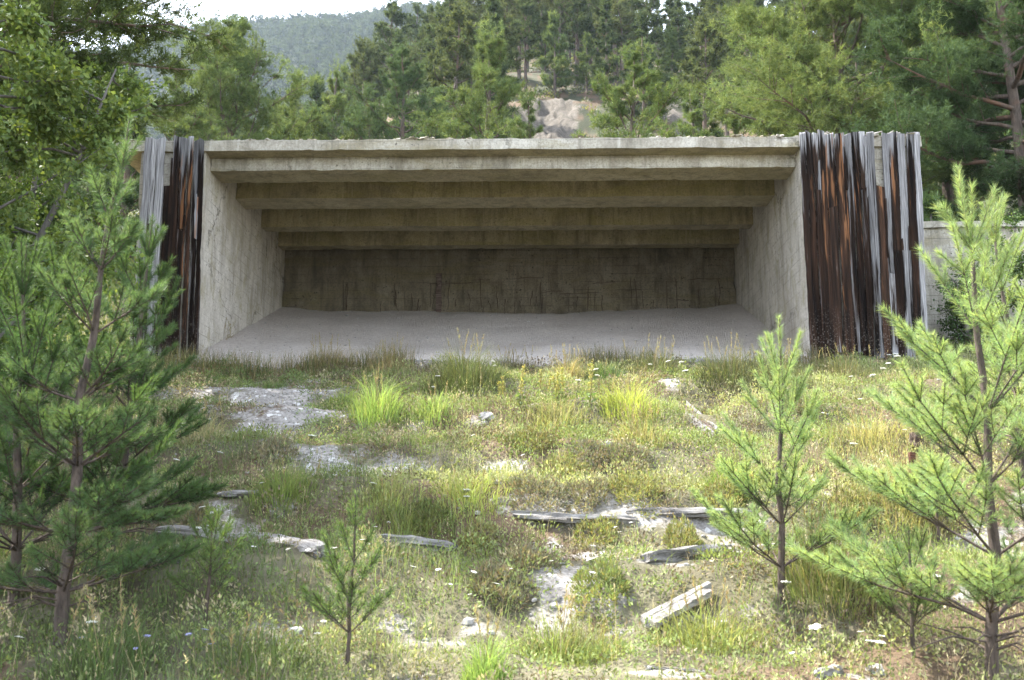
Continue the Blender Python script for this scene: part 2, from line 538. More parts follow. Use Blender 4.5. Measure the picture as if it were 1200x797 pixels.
gcol = np.stack([gb, lit, rk], -1).reshape(-1, 3)
mb = MB().add(np.stack([GX, GY, GZ], -1).reshape(-1, 3), F, gcol)
tag(mb.build('ground', M['ground'], smooth_=True), kind='structure')

# far mountain
mx = np.arange(-520, 260, 9.0); my = np.arange(300, 760, 9.0)
MX, MY = np.meshgrid(mx, my)


def HM(x, y):
    q = x / y
    k = np.interp(y, [300, 400, 500, 600, 660, 760], [.30, .37, .44, .487, .47, .36])
    crest = np.interp(q, [-.7, -.42, -.36, -.25, -.17, -.10, -.03, .05, .3], [-.02, -.01, .012, .026, .030, .036, .044, .03, -.08])
    return EYE + y * (k + crest) + (fbm(x * .012, y * .012, 2, 5) - .5) * 46


mb = MB()
mnx, mny = len(mx), len(my)
I = np.arange(mny - 1)[:, None] * mnx + np.arange(mnx - 1)[None]
mb.add(np.stack([MX, MY, HM(MX, MY)], -1).reshape(-1, 3), np.stack([I, I + 1, I + mnx + 1, I + mnx], -1).reshape(-1, 4))
tag(mb.build('mountain', M['mountain'], smooth_=True), kind='structure')

# ------------------------------------------------------------------ the concrete shelter
XL, XR = -5.06, 4.15
sh = empty('concrete_shelter', (-.45, 15.3, 4.0), 'big open concrete shelter half sunk in the slope, its mouth flanked by old boards', 'shelter')
INV = -np.array([-.45, 15.3, 4.0])


def spart(name, boxes, mat, parent=sh, seg=.16, amp=.012, seed=0, under=None):
    mb = MB()
    for lo, hi in boxes:
        grid_box(mb, lo, hi, seg, amp, seed=seed)
    o = mb.build(name, mat, parent, 'edges')
    if under is not None:      # undersides take a browner colour with soffit shade and bounced light painted in
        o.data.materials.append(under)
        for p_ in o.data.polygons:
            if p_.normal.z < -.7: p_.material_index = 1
    o.location = INV if parent is sh else (0, 0, 0)
    return o


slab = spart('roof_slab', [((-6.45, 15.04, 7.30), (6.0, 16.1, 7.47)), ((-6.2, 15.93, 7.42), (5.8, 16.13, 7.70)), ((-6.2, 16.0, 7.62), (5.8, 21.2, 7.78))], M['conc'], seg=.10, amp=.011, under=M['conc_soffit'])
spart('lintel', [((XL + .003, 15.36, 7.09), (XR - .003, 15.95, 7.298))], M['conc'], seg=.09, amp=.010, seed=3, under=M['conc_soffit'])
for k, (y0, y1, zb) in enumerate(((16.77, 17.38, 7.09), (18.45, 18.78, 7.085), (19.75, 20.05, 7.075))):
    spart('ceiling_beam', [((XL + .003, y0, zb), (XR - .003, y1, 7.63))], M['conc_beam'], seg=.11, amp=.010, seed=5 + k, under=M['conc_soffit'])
spart('side_wall', [((-5.55, 15.10, 3.4), (XL, 20.6, 7.297)), ((-5.54, 15.97, 7.25), (XL - .004, 20.55, 7.63))], M['conc_jamb'], seg=.12, amp=.024, seed=1)
spart('side_wall', [((XR, 15.10, 3.4), (4.65, 20.6, 7.297)), ((XR + .004, 15.97, 7.25), (4.64, 20.55, 7.63))], M['conc_jamb'], seg=.12, amp=.024, seed=2)
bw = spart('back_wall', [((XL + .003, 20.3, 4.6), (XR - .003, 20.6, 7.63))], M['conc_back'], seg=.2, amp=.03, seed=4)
spart('front_pier', [((-6.05, 15.09, 3.4), (-5.553, 16.0, 7.297))], M['conc'], seg=.2, amp=.02)
spart('front_pier', [((4.653, 15.09, 3.4), (5.9, 16.0, 7.297))], M['conc'], seg=.2, amp=.02)
# reinforcement laid bare in the back wall
mb = MB()
for k in range(46):
    x = rng.uniform(-3.9, 3.9); z0 = 5.75 + rng.random() * .2; z1 = z0 + rng.uniform(.15, .65)
    mb = MB(); zz = np.linspace(z0, z1, 6); mb.tube(np.stack([x + np.cumsum(rng.normal(0, .012, 6)), 20.272 + rng.normal(0, .006, 6), zz], 1), .0065 * rng.uniform(.6, 1.4, 6), 5)
    mb.build('rebar', M['rebar'], bw)
for k in range(9):
    x = rng.uniform(-3.4, 3.2); z = rng.uniform(5.95, 6.5)
    mb = MB(); xx = np.linspace(x, x + rng.uniform(.2, .9), 7); mb.tube(np.stack([xx, 20.272 + rng.normal(0, .006, 7), z + np.cumsum(rng.normal(0, .009, 7))], 1), .006 * rng.uniform(.5, 1.4, 7), 5)
    mb.build('rebar', M['rebar'], bw)
mb = MB(); grid_box(mb, (-1.93, 20.22, 5.7), (-1.82, 20.297, 6.62), .1, .03)
mb.build('timber_post', M['rot'], bw)

# crumbled edge and rubble on the roof
mb = MB()


def blob(mb, c, r, col=(.5, .5, .5), flat=.6, n=5, jit=.25, mat=0):
    """small irregular stone"""
    u = np.linspace(0, pi, n); w = np.arange(n + 2) / (n + 2) * 2 * pi
    V = []
    for a in u:
        for b in w:
            k = r * (1 + jit * (rng.random() - .5) * 2)
            V.append((k * math.sin(a) * math.cos(b), k * math.sin(a) * math.sin(b) * .9, k * flat * math.cos(a)))
    V = np.array(V)
    th = rng.random() * 6.28
    R = np.array([[math.cos(th), -math.sin(th), 0], [math.sin(th), math.cos(th), 0], [0, 0, 1]])
    V = V @ R.T * np.array([1, 1, 1]) + np.asarray(c)
    m = n + 2
    F = [(i * m + j, i * m + (j + 1) % m, (i + 1) * m + (j + 1) % m, (i + 1) * m + j) for i in range(n - 1) for j in range(m)]
    mb.add(V, np.array(F)[:, ::-1], col, mat)


for k in range(420):
    x = rng.uniform(-6.4, 6.0)
    if -3.2 < x < 3.2 and rng.random() < .55: continue
    blob(mb, (x, 15.06 + abs(rng.normal(0, .16)), 7.475 + rng.random() * .015), abs(rng.normal(0, .035)) + .012, flat=.32, jit=.45)
deb = mb.build('edge_rubble', M['conc'], slab); deb['kind'] = 'stuff'
for k in range(14):
    x = 4.2 + rng.random() * 1.5; a = rng.normal(0, .5); l = rng.uniform(.12, .4)
    p = np.array([x, 15.12 + rng.random() * .3, 7.50 + rng.random() * .04])
    mb = MB(); mb.tube([p, p + np.array([l * math.cos(a), l * math.sin(a) * .4, rng.uniform(0, .09)])], [.02, .008], 5)
    mb.build('bleached_stick', M['board'], slab)


# boards nailed over the two piers
def plank(mb, x0, x1, z0, z1, yf, th, g, o, lean=0.0):
    n = max(4, int((z1 - z0) / .07)); r = rng.random()
    zz = np.linspace(z0, z1, n)
    ph = rng.random() * 50
    ex0 = x0 + (vnoise(zz * 2.2, zz * 0 + ph, 1) - .5) * .022 + (rng.random(n) - .5) * .006
    ex1 = x1 + (vnoise(zz * 2.2, zz * 0 + ph + 9, 2) - .5) * .022 + (rng.random(n) - .5) * .006
    warp = (vnoise(zz * .8, zz * 0 + ph, 3) - .5) * .02
    dx = (zz - 7.5) * lean
    ex0 = ex0 + dx; ex1 = ex1 + dx
    ends0 = (rng.random(4) - .5) * .05; ends1 = (rng.random(4) - .2) * .07
    V = np.zeros((n, 4, 3))
    xs = [ex0, ex1, ex1, ex0]; ys = [yf + warp, yf + warp + (rng.random() - .5) * .006, yf + th + warp, yf + th + warp]
    for k in range(4):
        V[:, k, 0] = xs[k]; V[:, k, 1] = ys[k]; V[:, k, 2] = zz
    V[0, :, 2] += ends0; V[-1, :, 2] += ends1
    i = np.arange(n - 1)[:, None] * 4; j = np.arange(4)[None]; k = (j + 1) % 4
    F = np.stack([i + j, i + k, i + 4 + k, i + 4 + j], -1).reshape(-1, 4)
    col = (g, o, r)
    mb.add(V.reshape(-1, 3), F, col)
    mb.f.append(np.array([[3, 2, 1, 0]]) + mb.n - n * 4); mb.m.append(np.zeros(1, int))
    mb.f.append(np.array([[0, 1, 2, 3]]) + mb.n - 4); mb.m.append(np.zeros(1, int))


def cladding(x0, x1, greys, oranges, gaps, splits, zb, zt, lean):
    mb = MB(); x = x0; k = 0; n = len(greys); w = (x1 - x0) / n
    edges = x0 + np.concatenate([[0], np.cumsum(rng.uniform(.7, 1.35, n))]); edges = x0 + (edges - x0) / (edges[-1] - x0) * (x1 - x0)
    for k in range(n):
        a = edges[k] + .005; b = edges[k + 1] - .005
        yf = 14.985 + rng.choice([0, 0, .012, .02, -.015]) + rng.normal(0, .004)
        z0 = zb + rng.normal(0, .05); z1 = zt + rng.normal(-.015, .022)
        ln = lean * (k + .5) / n
        if k in gaps:
            z1 = gaps[k]
        if k in splits:
            plank(mb, a, b, z0, splits[k] - .006, yf - .02, .028, greys[k] * .6 + .15, oranges[k] * .5, ln)
            plank(mb, a, b, splits[k] + .006, z1, yf, .028, greys[k], oranges[k], ln)
        else:
            plank(mb, a, b, z0, z1, yf, .028, greys[k], oranges[k], ln)
        # a splintered sliver standing proud along the joint
        if rng.random() < .35:
            s0 = rng.uniform(5.2, 6.6)
            plank(mb, b - .02, b + .014, s0, s0 + rng.uniform(.4, 1.0), yf - .018, .02, rng.choice([.1, .2, .75]), rng.choice([0, .5, 1.0]), ln)
    return mb


gr_r = [.30, .08, .05, .10, .25, .05, .40, .05, .30, .60, .10, .70, .15, .95, .20, .80]
or_r = [.45, .6, .5, .85, 1.0, 1.0, .3, .8, .25, .2, .8, .1, .8, .2, .7, .1]
o = cladding(4.12, 5.96, gr_r, or_r, {10: 6.62}, {4: 6.30, 11: 5.25, 13: 5.60, 12: 5.62, 8: 6.6, 2: 6.55}, 4.02, 7.50, .03).build('plank_cladding', M['planks'], sh)
o.location = INV; o['label'] = 'wide plank cladding right of the mouth, silver boards among tarry brown ones'
gr_l = [.75, .6, .85, .3, .15, .25, .15, .45, .2]
or_l = [.1, .2, .1, .3, .7, .85, 1.0, .5, .2]
o = cladding(-5.98, -5.07, gr_l, or_l, {3: 6.7}, {1: 6.1, 5: 6.0}, 4.0, 7.50, -.03).build('plank_cladding', M['planks'], sh)
o.location = INV; o['label'] = 'narrow plank cladding left of the mouth, half hidden by the pine'

# gravel floor rising to the back
fx = np.arange(XL, XR + .01, .093); fy = np.arange(14.55, 20.45, .09)
FX, FY = np.meshgrid(fx, fy)
FZ = np.interp(FY, [14.5, 15.2, 17, 19, 20.3, 20.5], [3.80, 4.06, 4.62, 5.42, 5.88, 5.92])
FZ += (fbm(FX * .6, FY * .6, 4) - .5) * .16 + (fbm(FX * 5, FY * 5, 3, 3) - .5) * .035
FZ += .10 * np.exp(-((FX - XL) / .5) ** 2) + .10 * np.exp(-((FX - XR) / .5) ** 2)
FZ -= .12 * smooth(19.4, 20.2, FY) * np.exp(-((FX + .2) / 1.6) ** 2)
FZ = np.where(FY < 15.0, np.minimum(FZ, H(FX, FY) + .01 - (15.0 - FY) * .12), FZ)
fnx, fny = len(fx), len(fy)
I = np.arange(fny - 1)[:, None] * fnx + np.arange(fnx - 1)[None]
mb = MB().add(np.stack([FX, FY, FZ], -1).reshape(-1, 3), np.stack([I, I + 1, I + fnx + 1, I + fnx], -1).reshape(-1, 4))
tag(mb.build('gravel_floor', M['gravel'], smooth_=True), kind='structure')

# wing wall running off to the right
ww = empty('wing_wall', (9, 17, 4.4), 'low grey concrete wall with a thin coping, running off behind the young pine', 'wall')
mb = MB(); grid_box(mb, (-2.9, 0, -1.0), (5, .3, 2.17), .25, .02); mb.build('wall_body', M['conc'], ww, 'edges')
mb = MB(); grid_box(mb, (-2.95, -.07, 2.173), (5.05, .37, 2.28), .2, .02); mb.build('coping', M['conc'], ww, 'edges')


# ------------------------------------------------------------------ needles, leaves, blades
def unit(v):
    return v / (np.linalg.norm(v, axis=-1, keepdims=True) + 1e-9)


def rand_unit(n):
    return unit(rng.normal(size=(n, 3)))


def spikes(mb, P, D, L, W, col):
    """thin triangles from P along D (length L, base width W)"""
    n = len(P)
    S = unit(np.cross(D, rand_unit(n))) * (np.asarray(W) / 2).reshape(-1, 1) * np.ones((n, 1))
    L = np.asarray(L).reshape(-1, 1) * np.ones((n, 1))
    V = np.stack([P - S, P + S, P + D * L], 1).reshape(-1, 3)
    mb.add(V, np.arange(3 * n).reshape(-1, 3), np.repeat(col, 3, axis=0))


def leaves(mb, P, D, L, W, col, up=.6):
    """four-cornered leaves from P along D, faces turned partly to the sky"""
    n = len(P)
    N = unit(rand_unit(n) + np.array([0, 0, up]))
    S = unit(np.cross(D, N))
    L = np.asarray(L).reshape(-1, 1) * np.ones((n, 1)); W = np.asarray(W).reshape(-1, 1) * np.ones((n, 1))
    N2 = np.cross(S, D)
    V = np.stack([P, P + D * L * .45 + S * W / 2 + N2 * W * .12, P + D * L, P + D * L * .45 - S * W / 2 + N2 * W * .12], 1).reshape(-1, 3)
    mb.add(V, np.arange(4 * n).reshape(-1, 4), np.repeat(col, 4, axis=0))


def blades(mb, P, Hh, W, lean, col, az=None, col_tip=None):
    """bent grass blades: base pair, middle pair, tip"""
    n = len(P)
    az = rng.random(n) * 2 * pi if az is None else az
    d = np.stack([np.cos(az), np.sin(az), 0 * az], 1)
    fz = rng.random(n) * 2 * pi
    s = np.stack([np.cos(fz), np.sin(fz), 0 * fz], 1) * (np.asarray(W) / 2).reshape(-1, 1)
    Hh = np.asarray(Hh).reshape(-1, 1) * np.ones((n, 1)); lean = np.asarray(lean).reshape(-1, 1) * np.ones((n, 1))
    up = np.array([0, 0, 1.0])
    mid = P + up * Hh * .55 + d * Hh * lean * .3
    tip = P + up * Hh * (1 - .35 * lean ** 2) + d * Hh * lean
    V = np.stack([P - s, P + s, mid + s * .75, mid - s * .75, tip], 1).reshape(-1, 3)
    b = np.arange(n)[:, None] * 5
    cc = np.repeat(col, 5, axis=0)
    if col_tip is not None:
        cc = cc.reshape(n, 5, 3).copy(); cc[:, 4] = col_tip; cc[:, 2:4] = (cc[:, 2:4] + col_tip[:, None]) / 2; cc = cc.reshape(-1, 3)
    n0 = mb.n
    mb.add(V, b + np.array([[0, 1, 2, 3]]), cc)
    mb.f.append(b + np.array([[3, 2, 4]]) + n0); mb.m.append(np.zeros(n, int))


def jitcol(base, n, amt=.25, hue=.15):
    base = np.asarray(base, float)
    k = 1 + (rng.random((n, 1)) - .5) * 2 * amt
    h = 1 + (rng.random((n, 3)) - .5) * 2 * hue
    return np.clip(base * k * h, .004, .95)


# ------------------------------------------------------------------ young pines
def young_pine(name, base, top, label, leaders, spread=1.0, rad=.04, dens=1.0, cnew=(.13, .20, .065), cold=(.065, .115, .04),
               nl=.05, seed=1, whorl=5, dead=3, bend=None, bare_below=0.0, group=None, nw=.0030, lowlen=1.0, asym=None):
    """leaders: yearly leader lengths as shares, from the ground up; one whorl of branches at the end of each"""
    global rng
    keep = rng; rng = np.random.default_rng(seed)
    base = np.asarray(base, float); top = np.asarray(top, float)
    t = empty(name, base, label, 'young pine', group)
    axis = top - base; Ht = np.linalg.norm(axis)
    lead = np.array(leaders, float); lead /= lead.sum()
    ts = np.concatenate([[0], np.cumsum(lead)])
    wob = np.stack([(rng.random(len(ts)) - .5) * .03 * Ht, (rng.random(len(ts)) - .5) * .03 * Ht, 0 * ts], 1) * np.sin(np.clip(ts, 0, 1) * pi)[:, None]
    nodes = ts[:, None] * axis[None] + wob
    if bend is not None:
        nodes += np.sin(ts * pi)[:, None] * np.asarray(bend)[None]
    years = len(lead)
    trunk = MB(); br = MB(); nd = MB()
    # trunk
    tt = np.linspace(0, 1, 34); path = np.stack([np.interp(tt, ts, nodes[:, i]) for i in range(3)], 1)
    trunk.tube(path, rad * (1 - tt) ** .85 + .0035, 9, wob=.12)
    segs = []   # p0, p1, age(1 = this year), order

    def shoot(p, d, n_years, L, order, droop):
        p = p.copy(); d = d.copy()
        pts = [p.copy()]
        for k in range(n_years):
            age = n_years - k
            l = L * (.92 ** k) * rng.uniform(.85, 1.15)
            d = unit(d + np.array([0, 0, .16 - droop * .06 * age]) + rng.normal(0, .06, 3))
            q = p + d * l
            segs.append((p.copy(), q.copy(), age, order)); pts.append(q.copy())
            if age > 1 and order < 3:
                cnt = (2 if rng.random() < .6 else 3) if order == 1 else (2 if rng.random() < .5 else 1)
                side = unit(np.cross(d, [0, 0, 1.0]))
                for c in range(cnt):
                    sgn = (1, -1, rng.uniform(-.3, .3))[c]
                    dd = unit(d * .78 + side * sgn * rng.uniform(.45, .8) + np.array([0, 0, rng.uniform(-.05, .3)]))
                    shoot(q, dd, min(age - 1, 4 if order == 1 else 2), L * (.64 if order == 1 else .6) * rng.uniform(.75, 1.1), order + 1, droop)
            p = q
        r0 = (.0032 + .0011 * n_years) * (1 if order == 1 else .6) * (rad / .04) ** .5
        br.tube(np.array(pts), np.linspace(r0, .0022, len(pts)), 5, cap=False)

    for w in range(years):
        node = nodes[w]; hfrac = ts[w]
        if w == 0 or hfrac < bare_below: continue
        n_years = years - w
        Ll = lead[min(w, years - 1)] * Ht
        cnt = whorl + rng.integers(-1, 2)
        a0 = rng.random() * 6.28
        reach = Ht * (1 - hfrac)
        for c in range(cnt):
            az = a0 + c / cnt * 2 * pi + rng.normal(0, .25)
            el = radians(np.interp(n_years, [1, 2, 3, 5, 8, 11], [64, 55, 46, 30, 14, 4])) + rng.normal(0, .1)
            d = np.array([math.cos(az) * math.cos(el), math.sin(az) * math.cos(el), math.sin(el)])
            ny_ = min(n_years, 6)
            tot = reach * np.interp(n_years, [1, 2, 3, 5, 8], [.78, .72, .58, .43, .37]) * spread * rng.uniform(.8, 1.15) * (lowlen if n_years > 5 else 1)
            if asym is not None:
                tot *= 1 + asym[2] * (math.cos(az) * asym[0] + math.sin(az) * asym[1])
            L = tot / sum(.92 ** k for k in range(ny_))
            shoot(node, d, ny_, L, 1, .55)
        # a few weak shoots between the whorls
    for w in range(years):
        segs.append((nodes[w], nodes[w + 1], years - w, 0))
    # dead bare twigs low on the stem
    for k in range(dead):
        h = rng.uniform(.06, max(.12, bare_below)) if bare_below else rng.uniform(.06, .2)
        p = np.array([np.interp(h, ts, nodes[:, i]) for i in range(3)])
        for c in range(3):
            az = rng.random() * 6.28; l = rng.uniform(.18, .5) * min(1, Ht / 2.4)
            d = np.array([math.cos(az), math.sin(az), rng.uniform(-.05, .25)])
            br.tube([p, p + d * l * .5 + [0, 0, .03], p + d * l + [0, 0, rng.uniform(-.05, .06)]], [.007, .005, .002], 5, cap=False)
    # needles
    Ps, Ds, Ls, Cs = [], [], [], []
    for p0, p1, age, order in segs:
        if order == 0 and age > 3: continue
        if age > 4: continue
        L = np.linalg.norm(p1 - p0); ax = unit(p1 - p0)
        per = {1: 1300, 2: 900, 3: 520, 4: 160}[age] * dens
        n = max(6, int(L * per * (1.0 if order else .9)))
        u = np.sort(rng.random(n)); u = .04 + .96 * u
        P = p0 + (p1 - p0) * u[:, None]
        R = rand_unit(n); R = unit(R - (R @ ax)[:, None] * ax)
        ang = np.radians(rng.normal(36 if age == 1 else 50, 11, n))
        D = unit(ax * np.cos(ang)[:, None] + R * np.sin(ang)[:, None] + np.array([0, 0, -.03]))
        Ps.append(P); Ds.append(D)
        k = nl * (1.0 if order < 2 else .85) * rng.uniform(.8, 1.1, n) * (.8 + .2 * min(1, L / .12))
        Ls.append(k)
        base_c = np.array(cnew) if age == 1 else np.array(cold) * (.55 + .45 * (age == 2)) + np.array(cnew) * .35 * (age == 2)
        if age >= 4: base_c = np.array([.11, .105, .04])
        Cs.append(jitcol(base_c, n, .25, .1))
    P = np.concatenate(Ps); D = np.concatenate(Ds); L = np.concatenate(Ls); Cc = np.concatenate(Cs)
    spikes(nd, P, D, L, np.full(len(P), nw), Cc)
    trunk.build('trunk', M['bark_young'], t, True)
    br.build('branches', M['bark_young'], t, True)
    nd.build('needles', M['needle'], t)
    rng = keep
    return t


gL = ground_at(70, 757)
tL = at(152, 138, gL[1] + .25)
young_pine('young_pine', gL, tL, 'tall dark young pine leaning right, stem bare low down, before the left boards', [.09, .10, .12, .12, .13, .12, .11, .10, .11],
           spread=.76, rad=.034, seed=3, whorl=5, dens=.68, cnew=(.105, .175, .075), cold=(.058, .11, .05), bare_below=.06, dead=3, nl=.06, bend=(-.05, 0, 0))
g2 = ground_at(118, 715) + np.array([-.3, .8, 0]); g2[2] = H(g2[0], g2[1])
young_pine('young_pine', g2, g2 + np.array([.1, .1, 2.3]), 'second dark young pine standing close behind the leaning one', [.12, .14, .16, .16, .15, .14, .13],
           spread=.92, rad=.03, seed=14, whorl=5, dens=.95, cnew=(.075, .135, .052), cold=(.04, .085, .036), bare_below=.06)
g3 = ground_at(2, 740) + np.array([-.05, 0.2, 0]); g3[2] = H(g3[0], g3[1])
young_pine('young_pine', g3, g3 + np.array([-.1, .0, 2.1]), 'bushy young pine cut by the left edge of the picture', [.14, .16, .18, .17, .18, .17],
           spread=1.4, rad=.028, seed=15, whorl=6, dens=.9, cnew=(.075, .135, .052), cold=(.04, .085, .036))
gM = ground_at(916, 712)
young_pine('young_pine', gM, at(913, 372, gM[1] + .05), 'slim upright young pine beside the bleached broken boards', [.13, .14, .15, .16, .17, .25],
           spread=.95, rad=.019, seed=21, whorl=5, dens=.85, cnew=(.26, .36, .16), cold=(.16, .245, .105), nl=.048, dead=0, lowlen=1.0)
gR = ground_at(1162, 803)
young_pine('young_pine', gR, at(1122, 196, gR[1] + .05), 'tall airy young pine with a long pale leading shoot before the right boards', [.11, .12, .13, .14, .16, .16, .18],
           spread=.98, rad=.028, seed=33, whorl=5, dens=.82, cnew=(.27, .37, .165), cold=(.16, .245, .105), bare_below=.08, dead=3, nl=.057, bend=(.05, 0, 0))
gR2 = ground_at(1200, 640) + np.array([.28, .5, 0]); gR2[2] = H(gR2[0], gR2[1])
young_pine('young_pine', gR2, gR2 + np.array([0, .1, 2.35]), 'young pine at the right edge standing behind the tall airy one', [.14, .16, .17, .18, .17, .18],
           spread=1.0, rad=.024, seed=35, whorl=5, dens=.9, cnew=(.28, .38, .16), cold=(.17, .25, .10))
for (px, py, h, lab, sd, sp) in ((406, 790, .86, 'airy little pine with a thin stem near the front edge of the slope', 41, 1.0),
                                 (240, 735, .62, 'knee high pine sapling by the lichen grey log', 42, 1.3),
                                 (1070, 770, .62, 'bushy pine sapling under the tall airy pine', 45, 1.5),
                                 (1100, 640, .6, 'pale pine sapling by the rusty post', 47, 1.3)):
    g = ground_at(px, min(py, 796))
    young_pine('pine_sapling', g, g + np.array([.02, 0, h]), lab, [.22, .2, .19, .19, .2], spread=sp, rad=.008, seed=sd, whorl=4, dens=.5,
               cnew=(.11, .18, .06) if px < 500 else (.21, .31, .12), cold=(.10, .16, .06), nl=.04, dead=0)


# ------------------------------------------------------------------ grown pines
def pine_mesh(Ht, R, crown0, seed, nlimb=26, tuft=.14, K=13, tw=.015, tufts_per=2.6, flat=.35, rad=None, col=(.065, .105, .035), top_sharp=.6,
              lean=(0, 0), col2=None, sides=8, limb_up=.25, sub=9, cloud=.16, curve=.0):
    """trunk+limbs MB and crown MB for a grown pine; crown = needle tufts round the twigs of every limb"""
    global rng
    keep = rng; rng = np.random.default_rng(seed)
    rad = rad or Ht * .018
    tr = MB(); cr = MB()
    tt = np.linspace(0, 1, 16)
    ph = rng.random(4) * 6
    path = np.stack([lean[0] * Ht * tt ** 1.3 + .015 * Ht * np.sin(tt * 5 + ph[0]) * tt, lean[1] * Ht * tt ** 1.3 + .015 * Ht * np.sin(tt * 4 + ph[1]) * tt, tt * Ht], 1)
    tr.tube(path, rad * (1 - tt) ** .8 + .012, sides, wob=.15)
    TP, TD, TB = [], [], []
    for k in range(nlimb):
        h = crown0 + (1 - crown0) * ((k + rng.random() * .8) / nlimb) ** .9 * .97
        hf = (h - crown0) / (1 - crown0)
        prof = (np.interp(hf, [0, .12, .35, .7, 1], [.55, .9, 1.0, .62, .12]) if top_sharp < .5 else np.interp(hf, [0, .1, .3, .6, 1], [.8, 1.0, .85, .48, .06]))
        L = R * prof * rng.uniform(.65, 1.15)
        az = k * 2.4 + rng.normal(0, .4)
        p = np.array([np.interp(h, tt, path[:, i]) for i in range(3)])
        el = limb_up + .5 * hf + rng.normal(0, .12)
        d = np.array([math.cos(az) * math.cos(el), math.sin(az) * math.cos(el), math.sin(el)])
        n = 7; pts = [p]
        for s in range(n):
            d = unit(d + rng.normal(0, .13, 3) + np.array([0, 0, .05 - curve]))
            pts.append(pts[-1] + d * L / n)
        pts = np.array(pts)
        tr.tube(pts, np.linspace(max(.012, rad * .34 * (L / R + .2)), .006, n + 1), max(4, sides - 3), cap=False)
        for s in range(sub):
            f = rng.uniform(.2, 1.0); q = np.array([np.interp(f * n, np.arange(n + 1), pts[:, i]) for i in range(3)])
            side = unit(np.cross(d, [0, 0, 1.0])) * (1 if s % 2 else -1)
            l2 = L * rng.uniform(.18, .42) * (1.15 - f * .5)
            d2 = unit(d * .6 + side * rng.uniform(.4, 1.0) + np.array([0, 0, rng.uniform(-.1, .45)]))
            e = q + d2 * l2
            if sides > 5:
                tr.tube([q, (q + e) / 2 + rng.normal(0, .03, 3) * l2, e], [.011, .008, .004], 4, cap=False)
            m = max(3, int(l2 / (tuft * .42) * tufts_per))
            u = rng.uniform(.15, 1.05, m)
            TP.append(q + (e - q) * u[:, None] + rng.normal(0, 1, (m, 3)) * np.array([cloud, cloud, cloud * flat]) * l2 * 1.2)
            TD.append(unit(np.broadcast_to(d2, (m, 3)) + rng.normal(0, .45, (m, 3)) + np.array([0, 0, .5])))
            TB.append(np.full(m, rng.uniform(.75, 1.25)))
    # leading shoots at the top
    m = int(26 * tufts_per)
    TP.append(path[-1] + rng.normal(0, 1, (m, 3)) * np.array([R * .10, R * .10, Ht * .03])); TD.append(unit(rng.normal(0, .4, (m, 3)) + [0, 0, 1])); TB.append(np.ones(m))
    TP = np.concatenate(TP); TD = np.concatenate(TD); TB = np.concatenate(TB)
    n = len(TP)
    P = np.repeat(TP, K, 0); ax = np.repeat(TD, K, 0)
    P = P + ax * (rng.random((n * K, 1)) - .3) * tuft * .8
    D = unit(ax * .75 + rand_unit(n * K))
    base = np.asarray(col) * np.ones((n, 3))
    if col2 is not None:
        mixf = (rng.random(n) ** 1.5)[:, None]
        base = base * (1 - mixf) + np.asarray(col2) * mixf
    cc = np.repeat(base * TB[:, None], K, 0) * (1 + (rng.random((n * K, 1)) - .5) * .5)
    spikes(cr, P, D, tuft * rng.uniform(.7, 1.2, n * K), np.full(n * K, tw), cc)
    rng = keep
    return tr, cr


def grown_pine(name, loc, Ht, R, crown0, label, seed, rz=0, bark='bark_pine', cat='pine', group=None, **kw):
    t = empty(name, loc, label, cat, group, rz)
    tr, cr = pine_mesh(Ht, R, crown0, seed, **kw)
    tr.build('trunk', M[bark], t, True); cr.build('crown', M['needle_far'], t)
    return t


def hill_pt(px, Y):
    p = at(px, 160, Y); return np.array([p[0], Y, float(H(p[0], Y))])


def tree_by_top(px, ytop, Y):
    b = hill_pt(px, Y); return b, at(px, ytop, Y)[2] - b[2]


